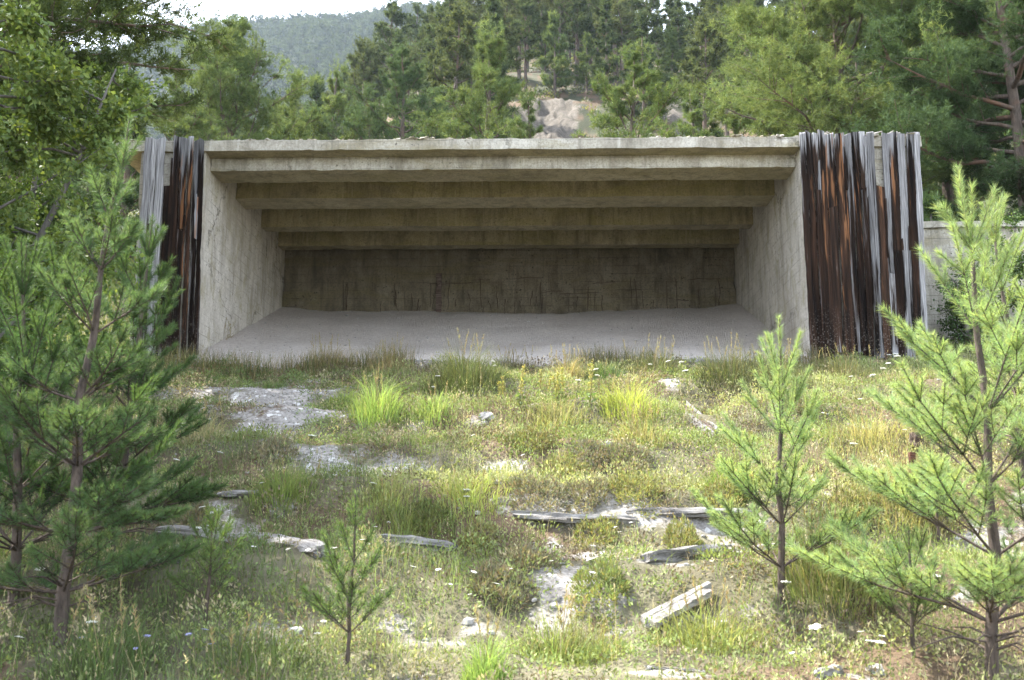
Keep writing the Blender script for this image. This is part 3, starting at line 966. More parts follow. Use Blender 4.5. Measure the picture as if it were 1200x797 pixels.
GRN = (.10, .15, .062); YEL = (.17, .215, .075); BLU = (.07, .11, .056)
specs = [  # px, ytop, Y, R, crown0, label, kw
    (268, 33, 33, 3.5, .03, 'broad bushy pine standing alone above the left end of the roof', dict(col=GRN, col2=YEL, nlimb=44, top_sharp=.4, limb_up=.5)),
    (205, 78, 30, 2.2, .05, 'low pale pine left of the broad bushy one', dict(col=GRN, col2=YEL, nlimb=24, limb_up=.45)),
    (345, 88, 36, 2.4, .05, 'small pale green pine between the bushy pine and the dark one', dict(col=GRN, col2=YEL, nlimb=26, limb_up=.4)),
    (392, 84, 40, 2.6, .05, 'yellowish green young tree left of the dark dense pine', dict(col=YEL, col2=GRN, nlimb=24, limb_up=.4)),
    (470, 58, 40, 3.9, .05, 'dark dense pine with a pointed top above the roof', dict(col=BLU, col2=GRN, nlimb=38, limb_up=.3)),
    (570, 42, 29, 2.9, .10, 'sunlit pine with a yellow green tip, tallest above the middle of the roof', dict(col=GRN, col2=YEL, nlimb=36, limb_up=.25)),
    (622, 118, 28, 1.4, .1, 'low pale bush like pine in front of the rock scar', dict(col=GRN, col2=YEL, nlimb=18)),
    (733, 64, 27, 3.0, .16, 'spreading pine with dark crooked branches right of the rock scar', dict(col=(.075, .12, .045), col2=YEL, nlimb=24, limb_up=.3, lean=(.04, 0), K=12)),
    (812, 108, 31, 2.2, .05, 'low rounded pine between the spreading pine and the great one', dict(col=GRN, col2=YEL, nlimb=20)),
    (862, 90, 30, 2.4, .05, 'pale green pine at the left flank of the great pine', dict(col=GRN, col2=YEL, nlimb=22)),
    (985, -60, 25, 4.6, .12, 'great sunlit pine with bare crooked branches above the right boards', dict(col=(.11, .16, .06), col2=(.18, .22, .08), nlimb=60, limb_up=.14, K=15, sub=12, rad=.16, top_sharp=.3)),
    (1105, -60, 27, 3.8, .1, 'dark pine behind the right shoulder of the great pine', dict(col=BLU, col2=GRN, nlimb=46, limb_up=.15, K=14, sub=12)),
    (1192, -190, 20.5, 3.4, .10, 'tall dark pine with a reddish trunk at the right edge above the wing wall', dict(col=(.05, .085, .035), col2=BLU, nlimb=64, limb_up=.0, K=15, sub=13, rad=.15, curve=.04, top_sharp=.3)),
    (60, 60, 30, 2.6, .05, 'pine behind the leafy trees at the left', dict(col=BLU, col2=GRN, nlimb=34)),
    (-60, 20, 34, 3.0, .05, 'pine beyond the left edge, behind the leafy trees', dict(col=GRN, col2=BLU, nlimb=34)),
    (110, 95, 27, 2.0, .03, 'bushy pine behind the left end of the roof, left of the slender one', dict(col=GRN, col2=BLU, nlimb=30)),
    (1262, -160, 23, 3.4, .05, 'shaded pine beyond the right edge of the picture', dict(col=(.05, .085, .035), nlimb=46, limb_up=.05, sub=11)),
    (150, 62, 24, 1.7, .05, 'dark slender pine behind the left end of the roof', dict(col=(.05, .08, .034), col2=BLU, nlimb=28, limb_up=.3)),
]
for k, (px, yt, Y, R, c0, lab, kw) in enumerate(specs):
    b, h = tree_by_top(px, yt, Y)
    grown_pine('pine_tree', b, h, R, c0, lab, 100 + k, **kw)
# tall dark conifer rising out of the frame at the upper left
b = np.array([-8.2, 15.5, 0.0]); b[2] = H(b[0], b[1])
grown_pine('pine_tree', b, 10.5, 3.2, .35, 'tall dark pine towering over the leafy tree, one limb reaching out against the sky', 131, col=(.055, .085, .035), col2=(.09, .12, .04), nlimb=44, K=12, limb_up=.1, sub=10, rad=.15)
b = np.array([-6.9, 10.8, 0.0]); b[2] = H(b[0], b[1])
grown_pine('pine_tree', b, 10.5, 2.7, .32, 'tall dark pine at the left edge, close behind the yellow green leafy tree', 133, col=(.055, .085, .035), col2=(.09, .12, .04), nlimb=40, limb_up=.1, rad=.13)
b = np.array([-6.5, 6.3, 0.0]); b[2] = H(b[0], b[1])
grown_pine('pine_tree', b, 8.5, 2.3, .2, 'pine beside the camera, outside the left edge of the picture', 134, col=(.055, .085, .035), nlimb=36, limb_up=.1)
b = np.array([-10.5, 11.5, 0.0]); b[2] = H(b[0], b[1])
grown_pine('pine_tree', b, 11.0, 3.2, .3, 'big pine just outside the left edge of the picture', 132, col=(.055, .085, .035), nlimb=36, limb_up=.1)
# dark bushes behind the wing wall
for k, (x, y, h, r) in enumerate(((7.4, 18.4, 2.6, 1.1), (8.9, 18.3, 2.2, 1.2))):
    b = on_ground(x, y)
    grown_pine('pine_bush', b, h, r, .03, ['dark bushy conifer behind the wing wall next to the boards', 'dark bushy conifer behind the wing wall at the picture edge'][k], 140 + k, bark='bark_grey', cat='bush',
               col=(.06, .10, .04), nlimb=22)

# ------------------------------------------------------------------ pines of the hillside (copies of six)
protos = []
hg = 'pines of the wooded hillside'
hl = ['slender pine of the wooded hillside, bare trunk under a flat dark green crown', 'dense conical dark pine of the wooded hillside', 'pale green bushy pine of the wooded hillside']
hk = [dict(Ht=9.5, R=2.5, crown0=.36, nlimb=20, flat=.25, top_sharp=.3, kind=0), dict(Ht=10.5, R=2.8, crown0=.30, nlimb=22, flat=.25, top_sharp=.3, kind=0),
      dict(Ht=8.5, R=2.3, crown0=.08, nlimb=26, flat=.4, top_sharp=.7, kind=1), dict(Ht=9.5, R=1.9, crown0=.15, nlimb=28, flat=.4, top_sharp=.7, kind=1),
      dict(Ht=5.5, R=1.8, crown0=.05, nlimb=20, flat=.5, top_sharp=.7, kind=2), dict(Ht=9.0, R=2.8, crown0=.42, nlimb=16, flat=.22, top_sharp=.3, kind=0)]
cols = [((.075, .10, .045), (.11, .13, .055)), ((.065, .095, .045), (.10, .13, .05)), ((.055, .085, .042), (.085, .11, .045)), ((.06, .09, .042), (.09, .12, .05)), (GRN, YEL), ((.08, .105, .05), (.12, .135, .06))]
cand = []
r2 = np.random.default_rng(5)
tries = 0
while len(cand) < 296 and tries < 60000:
    tries += 1
    y = 50 + (142 - 50) * r2.random() ** .8; q = r2.uniform(-.36, .56); x = q * y
    if rockmask(np.array([x]), np.array([y]))[0] > .25: continue
    if q > .24 and r2.random() < .65: continue
    if 58 < y < 70 and -.03 < q < .20: continue      # keep the view on to the rock scar
    if 46 <= y < 58 and -.02 < q < .14: continue
    sp = 2.9 if y < 90 else (3.2 if y < 120 else 3.6)
    if any((x - a) ** 2 + (y - b) ** 2 < sp * sp for a, b in cand): continue
    cand.append((x, y))
for k, (x, y) in enumerate(cand):
    pk = int(r2.integers(0, 6))
    if y < 62 and pk in (0, 1, 5) and r2.random() < .5: pk = 4
    loc = (x, y, float(H(x, y)) - .1); rz = r2.random() * 6.28; s = r2.uniform(.8, 1.3) * (.85 if x / y < -.1 else 1)
    have = [p for p in protos if p[0] == pk]
    if not have:
        kk = dict(hk[pk]); kd = kk.pop('kind')
        o = grown_pine('hillside_pine', loc, kk.pop('Ht'), kk.pop('R'), kk.pop('crown0'), hl[kd], 200 + pk, rz, group=hg,
                       tuft=.28, K=8, tw=.06, tufts_per=2.3, sub=8, sides=5, cloud=.2, col=cols[pk][0], col2=cols[pk][1], **kk)
        protos.append((pk, o)); o.scale = (s, s, s)
    else:
        copy_thing(have[0][1], loc, rz, s)

# scrub between the hillside pines
r4 = np.random.default_rng(19); n = 11000
y = 15.5 + 140 * r4.random(n) ** .8; q = r4.uniform(-.7, .6, n); x = q * y
kk = (rockmask(x, y) < .25) & ~((np.abs(x + .3) < 7.2) & (y < 22.8)) & (fbm(x * .12, y * .12, 3) > .40); x, y = x[kk], y[kk]; n = len(x)
K = 40; sz = r4.uniform(.35, 1.1, n) * (.7 + .004 * y) * np.where(y < 26, .7, 1); idx = np.repeat(np.arange(n), K); m = n * K
o3 = unit(r4.normal(size=(m, 3))) * (r4.random((m, 1)) ** .4); o3[:, 2] = np.abs(o3[:, 2]) * .75
Q = np.stack([x[idx], y[idx], H(x, y)[idx]], 1) + o3 * sz[idx, None]
cs = np.array([.085, .115, .048]) * r4.uniform(.6, 1.4, (n, 1)); ye = r4.random(n) < .25; cs[ye] = np.array([.19, .19, .07]) * r4.uniform(.8, 1.2, (ye.sum(), 1))
mb = MB(); near_ = Q[:, 1] < 26
leaves(mb, Q, unit(o3 + r4.normal(0, .5, (m, 3)) + [0, 0, .3]), r4.uniform(.12, .3, m) * np.where(near_, .5, 1), np.where(near_, .04, .09), cs[idx] * r4.uniform(.7, 1.3, (m, 1)))
yb = r4.uniform(15.0, 27, 60000); xb = r4.choice([-1, 1], 60000) * r4.uniform(6.4, 16, 60000)
Pb = np.stack([xb, yb, H(xb, yb)], 1)
blades(mb, Pb, r4.uniform(.08, .32, 60000), np.full(60000, .012), r4.uniform(.1, .8, 60000), np.array([.15, .175, .065]) * r4.uniform(.6, 1.4, (60000, 1)))
tag(mb.build('hillside_scrub', M['leaf']), 'low scrub covering the hillside between the pines', 'scrub', kind='stuff')

# far wooded mountain: too many trees to count
mb = MB(); r3 = np.random.default_rng(9)
N = 13500
yy = r3.uniform(215, 640, N * 2); qq = r3.uniform(-.75, .12, N * 2)
xx = qq * yy
keepm = fbm(xx * .018, yy * .018 * .6, 1, 4) < .78
xx, yy = xx[keepm][:N], yy[keepm][:N]
zz = np.maximum(np.where(yy > 305, HM(xx, yy), -99), np.where(yy < 415, H(xx, yy), -99))
K = 46
hh = r3.uniform(6, 11, len(xx)); u = r3.random((len(xx), K)) ** .8
az = r3.random((len(xx), K)) * 6.28; rr = (1 - u * .85) * .23 * hh[:, None] * r3.uniform(.3, 1.1, (len(xx), K))
P = np.stack([xx[:, None] + rr * np.cos(az), yy[:, None] + rr * np.sin(az), zz[:, None] + hh[:, None] * (.2 + .8 * u)], -1).reshape(-1, 3)
D = unit(np.stack([np.cos(az), np.sin(az), .5 + 0 * az], -1).reshape(-1, 3) + r3.normal(0, .4, (len(xx) * K, 3)))
cc = np.repeat(np.array([[.055, .075, .04]]) * r3.uniform(.7, 1.3, (len(xx), 1)), K, 0)
spikes(mb, P, D, np.full(len(P), 1.7), np.full(len(P), 1.0), cc)
tag(mb.build('mountain_forest', M['needle_far']), 'dense far pine forest covering the hazy mountain', 'forest', kind='stuff')


# ------------------------------------------------------------------ broad leaved trees on the left
def leafy_tree(name, loc, Ht, R, label, seed, nleaf, ll=.06, col=(.11, .17, .05), col2=(.22, .27, .07), cat='leafy tree', low=.12):
    global rng
    keep = rng; rng = np.random.default_rng(seed)
    t = empty(name, loc, label, cat)
    tr = MB(); cr = MB()
    TP, TD = [], []
    stems = 4
    for s in range(stems):
        a = s / stems * 6.28 + rng.random(); tt = np.linspace(0, 1, 9)
        path = np.stack([math.cos(a) * R * .5 * tt ** 1.2 + rng.normal(0, .05, 9) * tt, math.sin(a) * R * .5 * tt ** 1.2 + rng.normal(0, .05, 9) * tt, tt * Ht * rng.uniform(.75, 1.0)], 1)
        tr.tube(path, .055 * (1 - tt) + .008, 7, wob=.1)
        for k in range(17):
            h = rng.uniform(low, 1.0); p = np.array([np.interp(h, tt, path[:, i]) for i in range(3)])
            az = rng.random() * 6.28; L = R * rng.uniform(.35, .95) * (1.1 - h * .55)
            d = unit(np.array([math.cos(az), math.sin(az), rng.uniform(.0, .7)]))
            pts = [p]
            for j in range(5):
                d = unit(d + rng.normal(0, .18, 3)); pts.append(pts[-1] + d * L / 5)
            pts = np.array(pts); tr.tube(pts, np.linspace(.016, .004, 6), 4, cap=False)
            for j in range(9):
                f = rng.uniform(.25, 1); q = np.array([np.interp(f * 5, np.arange(6), pts[:, i]) for i in range(3)])
                d2 = unit(d * .5 + rand_unit(1)[0] + [0, 0, .1]); l2 = L * rng.uniform(.15, .4)
                m = max(2, int(nleaf / (stems * 17 * 9)))
                u = rng.random(m)
                TP.append(q + d2 * l2 * u[:, None] + rng.normal(0, .05, (m, 3)))
                TD.append(unit(d2 + rng.normal(0, .8, (m, 3)) + [0, 0, -.25]))
    TP = np.concatenate(TP); TD = np.concatenate(TD); n = len(TP)
    mixf = (rng.random(n) ** 2.2)[:, None]
    cc = (np.asarray(col) * (1 - mixf) + np.asarray(col2) * mixf) * rng.uniform(.7, 1.25, (n, 1))
    L = ll * rng.uniform(.6, 1.25, n)
    leaves(cr, TP, TD, L, L * .6, cc)
    tr.build('trunk', M['bark_grey'], t, True); cr.build('crown', M['leaf'], t)
    rng = keep
    return t


b = on_ground(-5.3, 9.6); leafy_tree('leafy_tree', b, 5.0, 2.1, 'dense yellow green leafy tree filling the upper left corner', 301, 46000, .065)
b = on_ground(-6.5, 12.3); leafy_tree('leafy_tree', b, 4.4, 1.5, 'darker leafy tree behind the yellow green one', 302, 26000, .06, (.06, .105, .028), (.12, .17, .035))
b = on_ground(-4.6, 8.0); leafy_tree('leafy_shrub', b, 2.0, 1.0, 'low leafy shrub beneath the yellow green tree', 303, 15000, .045, (.06, .11, .03), (.13, .18, .04), 'shrub')
b = on_ground(6.9, 15.9); leafy_tree('leafy_shrub', b, 1.5, .75, 'small dark leafy shrub between the boards and the wing wall', 305, 6000, .05, (.05, .095, .035), (.09, .14, .04), 'shrub')
b = on_ground(8.0, 15.6); leafy_tree('leafy_shrub', b, 2.3, 1.1, 'dark leafy shrub in front of the wing wall', 304, 14000, .05, (.05, .095, .03), (.10, .15, .04), 'shrub')

# ------------------------------------------------------------------ ground cover
def scatter(n, dens, seed, y0=3.9, y1=15.2):
    """random points on the visible slope kept where dens(x, y) beats a random number"""
    r = np.random.default_rng(seed)
    y = np.sqrt(r.uniform(y0 ** 2, y1 ** 2, n)); x = r.uniform(-1, 1, n) * (.56 * y + 1.2)
    k = r.random(n) < dens(x, y) * timber(x, y)
    x, y = x[k], y[k]
    ok = ~((np.abs(x + .45) < 4.6) & (y > 14.9))
    x, y = x[ok], y[ok]
    return np.stack([x, y, H(x, y)], 1)


def zone(x, y):
    """0 = mossy yellow, 1 = lush"""
    return smooth(.42, .60, fbm(x * .55, y * .55, 2, 3))


TIM = [(ground_at(*a), ground_at(*b), r) for a, b, r in (((603, 606), (745, 611), .05), ((735, 603), (880, 603), .05), ((757, 660), (848, 650), .09), ((845, 650), (985, 638), .04),
       ((188, 628), (286, 640), .08), ((282, 640), (372, 652), .10), ((432, 637), (532, 645), .07), ((258, 582), (308, 580), .05), ((755, 743), (835, 702), .10), ((803, 482), (842, 512), .09))]


def timber(x, y):
    m = np.ones(len(x))
    for A, B, r in TIM:
        d = B[:2] - A[:2]; t = np.clip(((x - A[0]) * d[0] + (y - A[1]) * d[1]) / (d @ d), 0, 1)
        e = np.hypot(x - A[0] - t * d[0], y + .07 - A[1] - t * d[1])
        m = m * smooth(r * .9, r * 1.7, e)
    return m


def heath(x, y):
    return smooth(.56, .62, fbm(x * 1.5 + 4, y * 1.9 + 9, 3, 3))


def cushion_h(x, y):
    return .02 + .16 * np.clip(fbm(x * 1.9, y * 2.4, 1, 3) - .40, 0, 1) + .08 * heath(x, y)


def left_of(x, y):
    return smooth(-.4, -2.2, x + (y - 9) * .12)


# low cushion plants, each a small dome of little leaves; far too many to count
P = scatter(15000, lambda x, y: np.clip(1.05 - 1.35 * bare(x, y), 0, 1) * .85, 31)
n = len(P)
zf = zone(P[:, 0], P[:, 1])[:, None]; hf = heath(P[:, 0], P[:, 1])[:, None]; lf = left_of(P[:, 0], P[:, 1])[:, None]
c = np.array([.34, .355, .165]) * (1 - zf) + np.array([.215, .27, .10]) * zf
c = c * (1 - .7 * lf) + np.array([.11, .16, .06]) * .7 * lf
pick = rng.random((n, 1))
c = np.where(pick < .15, np.array([.33, .29, .19]), c)
c = np.where(pick > .86, np.array([.17, .20, .07]), c)
c = np.where((pick > .5) & (pick < .5 + .34 * (.25 + hf)), np.array([.17, .135, .095]), c)
c = c * rng.uniform(.75, 1.25, (n, 1))
R_ = rng.gamma(4.0, .022, n) + .03; Hc = R_ * rng.uniform(.45, 1.1, n)
K = np.clip((R_ / .09) ** 1.6 * 26, 8, 90).astype(int)
idx = np.repeat(np.arange(n), K); m = len(idx)
a_ = rng.random(m) * 2 * pi; u_ = np.sqrt(rng.random(m))
off = np.stack([np.cos(a_) * u_ * R_[idx], np.sin(a_) * u_ * R_[idx], np.sqrt(1 - u_ ** 2) * Hc[idx] * rng.uniform(.55, 1.05, m)], 1)
Q = P[idx] + off; Q[:, 2] += H(Q[:, 0], Q[:, 1]) - P[idx, 2] - .012
D = unit(off / R_[idx, None] * np.array([1, 1, .9]) + rng.normal(0, .4, (m, 3)) + np.array([0, 0, .35]))
L = rng.uniform(.016, .036, m) * (.75 + .035 * Q[:, 1])
mb = MB(); leaves(mb, Q, D, L, L * .42, c[idx] * rng.uniform(.7, 1.3, (m, 1)), up=.3)
# thin litter and moss between them
P = scatter(90000, lambda x, y: np.clip(1.1 - .95 * bare(x, y), 0, 1) * .8, 131); n = len(P); P[:, 2] += .004
cl = np.where(rng.random((n, 1)) < .5, np.array([.20, .165, .105]), np.array([.12, .14, .06])) * rng.uniform(.5, 1.3, (n, 1))
leaves(mb, P, unit(rand_unit(n) * [1, 1, .5] + [0, 0, .1]), rng.uniform(.015, .04, n), np.full(n, .009), cl, up=1.0)
tag(mb.build('ground_cover', M['moss']), 'low yellow green and brown cover of mossy cushion plants on the slope', 'ground cover', kind='stuff')

# grass
def gdens(x, y):
    return np.clip(1 - 1.6 * bare(x, y), 0, 1) * np.clip(.12 + .9 * smooth(.44, .64, fbm(x * 1.2 + 7, y * 1.2, 4, 3)), 0, 1)


P = scatter(170000, gdens, 32); n = len(P)
dry = (rng.random(n) < .18 + .25 * (1 - zone(P[:, 0], P[:, 1])))[:, None]
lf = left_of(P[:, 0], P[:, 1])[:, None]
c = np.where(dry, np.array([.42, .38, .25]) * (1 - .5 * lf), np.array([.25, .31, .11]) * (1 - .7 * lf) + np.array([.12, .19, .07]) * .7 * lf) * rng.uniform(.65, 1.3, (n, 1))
hg_ = rng.uniform(.05, .20, n) * (.7 + .6 * fbm(P[:, 0] * .9, P[:, 1] * .9, 6, 2))
mb = MB(); blades(mb, P, hg_, rng.uniform(.0022, .0042, n) * (.8 + .04 * P[:, 1]), rng.uniform(.1, .75, n), c)
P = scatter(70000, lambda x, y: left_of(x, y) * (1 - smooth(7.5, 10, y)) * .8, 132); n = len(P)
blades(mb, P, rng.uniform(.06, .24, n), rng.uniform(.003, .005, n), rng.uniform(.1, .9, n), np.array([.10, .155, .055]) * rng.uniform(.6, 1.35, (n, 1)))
# thin straw stalks with seed heads
P = scatter(9000, lambda x, y: np.clip(1 - 1.5 * bare(x, y), 0, 1) * .45 * smooth(.4, .62, fbm(x * .8, y * .8, 7, 3)), 33); n = len(P)
c = np.array([.48, .41, .26]) * rng.uniform(.6, 1.2, (n, 1))
hs = rng.uniform(.16, .42, n)
azs = rng.random(n) * 6.28; ln = rng.uniform(.05, .4, n)
blades(mb, P, hs, np.full(n, .0026), ln, c, azs)
T = P + np.array([0, 0, 1.0]) * (hs * (1 - .35 * ln ** 2))[:, None] + np.stack([np.cos(azs), np.sin(azs), 0 * azs], 1) * (hs * ln)[:, None]
Pk = np.repeat(T, 5, 0) - np.array([0, 0, 1.0]) * rng.random((5 * n, 1)) * .05
spikes(mb, Pk, unit(rng.normal(0, .35, (5 * n, 3)) + [0, 0, 1]), np.full(5 * n, .022), np.full(5 * n, .005), np.repeat(c, 5, 0))
# fringe of tall dry grass along the lip of the gravel floor
r = np.random.default_rng(77)
n = 9000; x = r.uniform(-5.3, 4.3, n); y = r.normal(14.35, .16, n) + .1 * np.sin(x * 2)
kk = r.random(n) < smooth(.36, .62, fbm(x * .9 + 3, x * 0 + 2, 3, 3)); x, y = x[kk], y[kk]; n = len(x)
P = np.stack([x, y, H(x, y)], 1)
c = np.where((r.random(n) < .55)[:, None], np.array([.25, .20, .10]), np.array([.10, .125, .045])) * r.uniform(.6, 1.25, (n, 1))
blades(mb, P, r.uniform(.12, .42, n), r.uniform(.004, .007, n), r.uniform(.05, .5, n), c)
tag(mb.build('grass', M['grass']), 'thin green and straw coloured grass growing over the slope', 'grass', kind='stuff')

# loose stones
mb = MB(); P = scatter(34000, lambda x, y: np.clip(bare(x, y), 0, 1) * .26 + .012, 34, 4.2, 14.9)
for p in P:
    s = abs(rng.normal(0, .011)) + .006
    if rng.random() < .02: s *= 2.6
    blob(mb, p + [0, 0, s * .2], s, np.array([.45, .43, .40]) * rng.uniform(.6, 1.3), .6, 4, .3)
tag(mb.build('gravel', M['stone']), 'loose pale gravel lying on the bare patches of the slope', 'gravel', kind='stuff')
mb = MB(); r = np.random.default_rng(88)
for k in range(700):
    x = r.uniform(XL + .1, XR - .1); y = 14.9 + 5.2 * r.random() ** 1.5
    z = np.interp(y, fy, FZ[:, int(np.clip((x - XL) / .093, 0, fnx - 1))])
    s = abs(r.normal(0, .008)) + .005
    blob(mb, (x, y, z + s * .3), s, (.45, .43, .4), .6, 4, .3)
tag(mb.build('floor_pebbles', M['stone']), 'small pebbles strewn over the gravel floor of the shelter', 'pebbles', kind='stuff')


# ------------------------------------------------------------------ tufts, weeds and flowers one can point to
def tuft(name, px, py, w, h, n, col, label, col2=None, cat='grass tuft', lean=.45, bw=.005, seedheads=0, seed=0):
    global rng
    keep = rng; rng = np.random.default_rng(900 + seed)
    g = ground_at(px, py)
    ra = rng.random(n) * 6.28; rq = w * .8 * rng.random(n) ** .65; P = np.stack([np.cos(ra) * rq, np.sin(ra) * rq * .75, 0 * ra], 1)
    P[:, 2] = H(P[:, 0] + g[0], P[:, 1] + g[1]) - g[2] - .01
    col = np.array(col) * 1.25
    c = jitcol(col, n, .3, .12)
    if col2 is not None:
        k = rng.random(n) < .3; c[k] = jitcol(np.array(col2) * 1.2, k.sum(), .3, .1)
    mb = MB()
    az = np.arctan2(P[:, 1], P[:, 0]) + rng.normal(0, .9, n)
    hh = h * 1.4 * (.25 + .85 * rng.random(n) ** 1.3) * np.exp(-1.1 * ((P[:, 0] / (w * .75)) ** 2 + (P[:, 1] / (w * .6)) ** 2))
    blades(mb, P, hh, bw * rng.uniform(.6, 1.1, n), lean * rng.uniform(.1, 2.1, n), c, az, jitcol(np.array(col) * .7 + (np.array([.12, .11, .055]) if sum(col) > 1.25 * .32 else np.array([.03, .028, .012])), n, .3, .1))
    for k in range(seedheads):
        a = rng.random() * 6.28; l = h * rng.uniform(1.0, 1.55); d = np.array([math.cos(a) * .25, math.sin(a) * .25, 1.0])
        p = np.array([rng.normal(0, w * .3), rng.normal(0, w * .2), 0]); e = p + d * l
        mb.tube([p, (p + e) / 2, e], [.0025, .002, .0012], 4, (.30, .25, .13), cap=False)
        m = 26; u = rng.uniform(.62, 1, m)
        spikes(mb, p + (e - p) * u[:, None], unit(rand_unit(m) * .7 + [0, 0, 1]), np.full(m, .03), np.full(m, .007), jitcol((.36, .30, .16), m))
    o = mb.build(name, M['grass']); o.location = g
    rng = keep
    return tag(o, label, cat)


BRI = (.205, .30, .08)
tufts = [
    (442, 490, .36, .42, 900, BRI, 'bright green grass tuft below the left part of the gravel lip', (.33, .34, .10), 6),
    (506, 488, .34, .26, 650, BRI, 'shorter bright green tuft right of the first bright one', (.32, .31, .12), 3),
    (737, 485, .42, .34, 1000, (.31, .36, .075), 'brightest yellow green tuft below the gravel lip', (.38, .36, .10), 8),
    (403, 480, .26, .26, 450, (.20, .27, .06), 'small green tuft left of the bright ones', None, 3),
    (550, 588, .42, .19, 900, (.26, .31, .09), 'wide low green tuft in the middle of the slope', (.30, .28, .1), 2),
    (455, 590, .36, .18, 650, (.22, .26, .08), 'dull green tuft left of the wide low one', (.25, .23, .1), 2),
    (470, 620, .30, .16, 600, (.14, .17, .05), 'olive tuft over the flat log in the shade', None, 0),
    (570, 797, .14, .22, 500, BRI, 'glowing green tuft at the bottom edge of the picture', None, 3),
    (650, 770, .30, .24, 500, (.13, .18, .05), 'thin dark green tuft near the bottom, right of the glowing one', (.25, .23, .1), 3),
    (858, 570, .30, .24, 700, (.19, .27, .06), 'green tuft beside the slim upright pine', None, 2),
    (545, 455, .62, .50, 1500, (.085, .105, .04), 'big dark tussock on the lip of the gravel floor', (.12, .12, .055), 9),
    (600, 440, .60, .30, 1200, (.13, .125, .065), 'dry grey tussock right of the big dark one', (.25, .22, .14), 14),
    (665, 445, .30, .34, 400, (.26, .22, .10), 'tall straw coloured tussock on the lip of the gravel floor', None, 10),
    (710, 447, .42, .26, 700, (.085, .135, .045), 'deep green tussock behind the brightest one', None, 2),
    (385, 435, .60, .36, 900, (.22, .165, .09), 'reddish dry grass tussock at the left of the gravel lip', (.28, .22, .12), 14),
    (455, 435, .50, .34, 700, (.20, .16, .085), 'thin dry tussock between the reddish and the dark one', (.26, .21, .11), 10),
    (255, 408, .50, .36, 700, (.20, .155, .085), 'dry brown tussock at the foot of the left side wall', None, 8),
    (770, 440, .55, .36, 800, (.10, .115, .05), 'grey green tussock with dry stalks right of the brightest one', (.22, .19, .1), 12),
    (855, 445, .60, .40, 1200, (.075, .09, .04), 'dark tussock near the foot of the right side wall', (.16, .14, .07), 12),
    (910, 445, .50, .36, 900, (.085, .095, .042), 'dark tussock at the foot of the right boards', (.18, .16, .08), 10),
    (985, 440, .55, .30, 900, (.12, .125, .055), 'olive tussock under the middle of the right boards', (.22, .19, .1), 8),
    (320, 455, .24, .14, 350, (.11, .165, .06), 'little green tuft alone on the grey scree', None, 0),
    (235, 520, .40, .30, 700, (.24, .23, .12), 'pale feathery grass tussock beside the dark pine', (.35, .31, .2), 10),
    (330, 585, .34, .26, 700, (.14, .19, .05), 'green tuft below the pale bare patch on the left', None, 2),
    (650, 500, .60, .22, 1100, (.25, .25, .09), 'broad straw and green tussock below the tall straw one', (.33, .28, .14), 6),
    (752, 518, .34, .26, 450, (.29, .255, .11), 'tall yellowed tussock beside the splintered grey wood', (.2, .22, .07), 14),
    (975, 690, .40, .40, 900, (.16, .19, .06), 'tall olive tussock between the two sunlit pines', (.33, .27, .13), 14),
    (830, 760, .40, .26, 800, (.19, .22, .065), 'yellow green tussock below the bleached broken boards', (.3, .26, .12), 8),
    (690, 775, .30, .22, 500, (.18, .20, .06), 'thin tussock in front of the pale gravel streak', (.3, .26, .12), 4),
    (1060, 600, .5, .36, 900, (.26, .23, .10), 'tall dry tussock by the rusty post', (.17, .2, .06), 12),
    (1020, 520, .6, .26, 900, (.28, .255, .11), 'yellow flowered tussock under the right boards', (.36, .31, .12), 10),
    (120, 790, .4, .3, 500, (.08, .12, .04), 'shaded tussock at the foot of the leaning pine', None, 5),
    (300, 790, .4, .2, 500, (.10, .14, .045), 'shaded thin tussock near the bottom left', None, 4),
]
for k, (px, py, w, h, n, col, lab, c2, sh_) in enumerate(tufts):
    dist = ground_at(px, py)[1]
    tuft('grass_tuft', px, py, w, h, n, col, lab, c2, bw=.0045 + .0003 * dist, seedheads=sh_, seed=k)


def spire(px, py, h, label, seed, col=(.36, .33, .12)):
    global rng
    keep = rng; rng = np.random.default_rng(700 + seed)
    g = ground_at(px, py); o = empty('weed_spire', g, label, 'weed')
    st = MB(); lf = MB()
    for s in range(rng.integers(2, 4)):
        hh = h * rng.uniform(.7, 1.05); b = np.array([rng.normal(0, .04), rng.normal(0, .03), 0]); e = b + np.array([rng.normal(0, .05), rng.normal(0, .04), hh])
        st.tube([b, (b + e) / 2 + rng.normal(0, .008, 3), e], [.006, .005, .002], 5, (.25, .22, .10), cap=False)
        m = 70; u = rng.uniform(.35, 1, m)
        leaves(lf, b + (e - b) * u[:, None], unit(rand_unit(m) + [0, 0, .8]), rng.uniform(.025, .05, m), np.full(m, .014), jitcol(col, m, .3, .12))
        m = 14; leaves(lf, b + (e - b) * rng.uniform(.02, .3, m)[:, None], unit(rand_unit(m) * [1, 1, .4]), rng.uniform(.06, .1, m), np.full(m, .03), jitcol((.14, .19, .06), m))
    st.build('stem', M['grass'], o); lf.build('leaves', M['grass'], o)
    rng = keep


for k, (px, py, h, lab) in enumerate(((607, 478, .52, 'tallest pale weed spire in the middle below the gravel lip'), (688, 476, .48, 'pale weed spire just left of the brightest tuft'),
                                      (637, 470, .36, 'short pale weed spire between the two tall ones'), (590, 474, .34, 'short leafy weed left of the tallest spire'),
                                      (660, 474, .40, 'straw coloured weed spire in front of the tall straw tussock'), (880, 590, .3, 'leafy weed beside the slim upright pine'))):
    spire(px, py, h, lab, k)

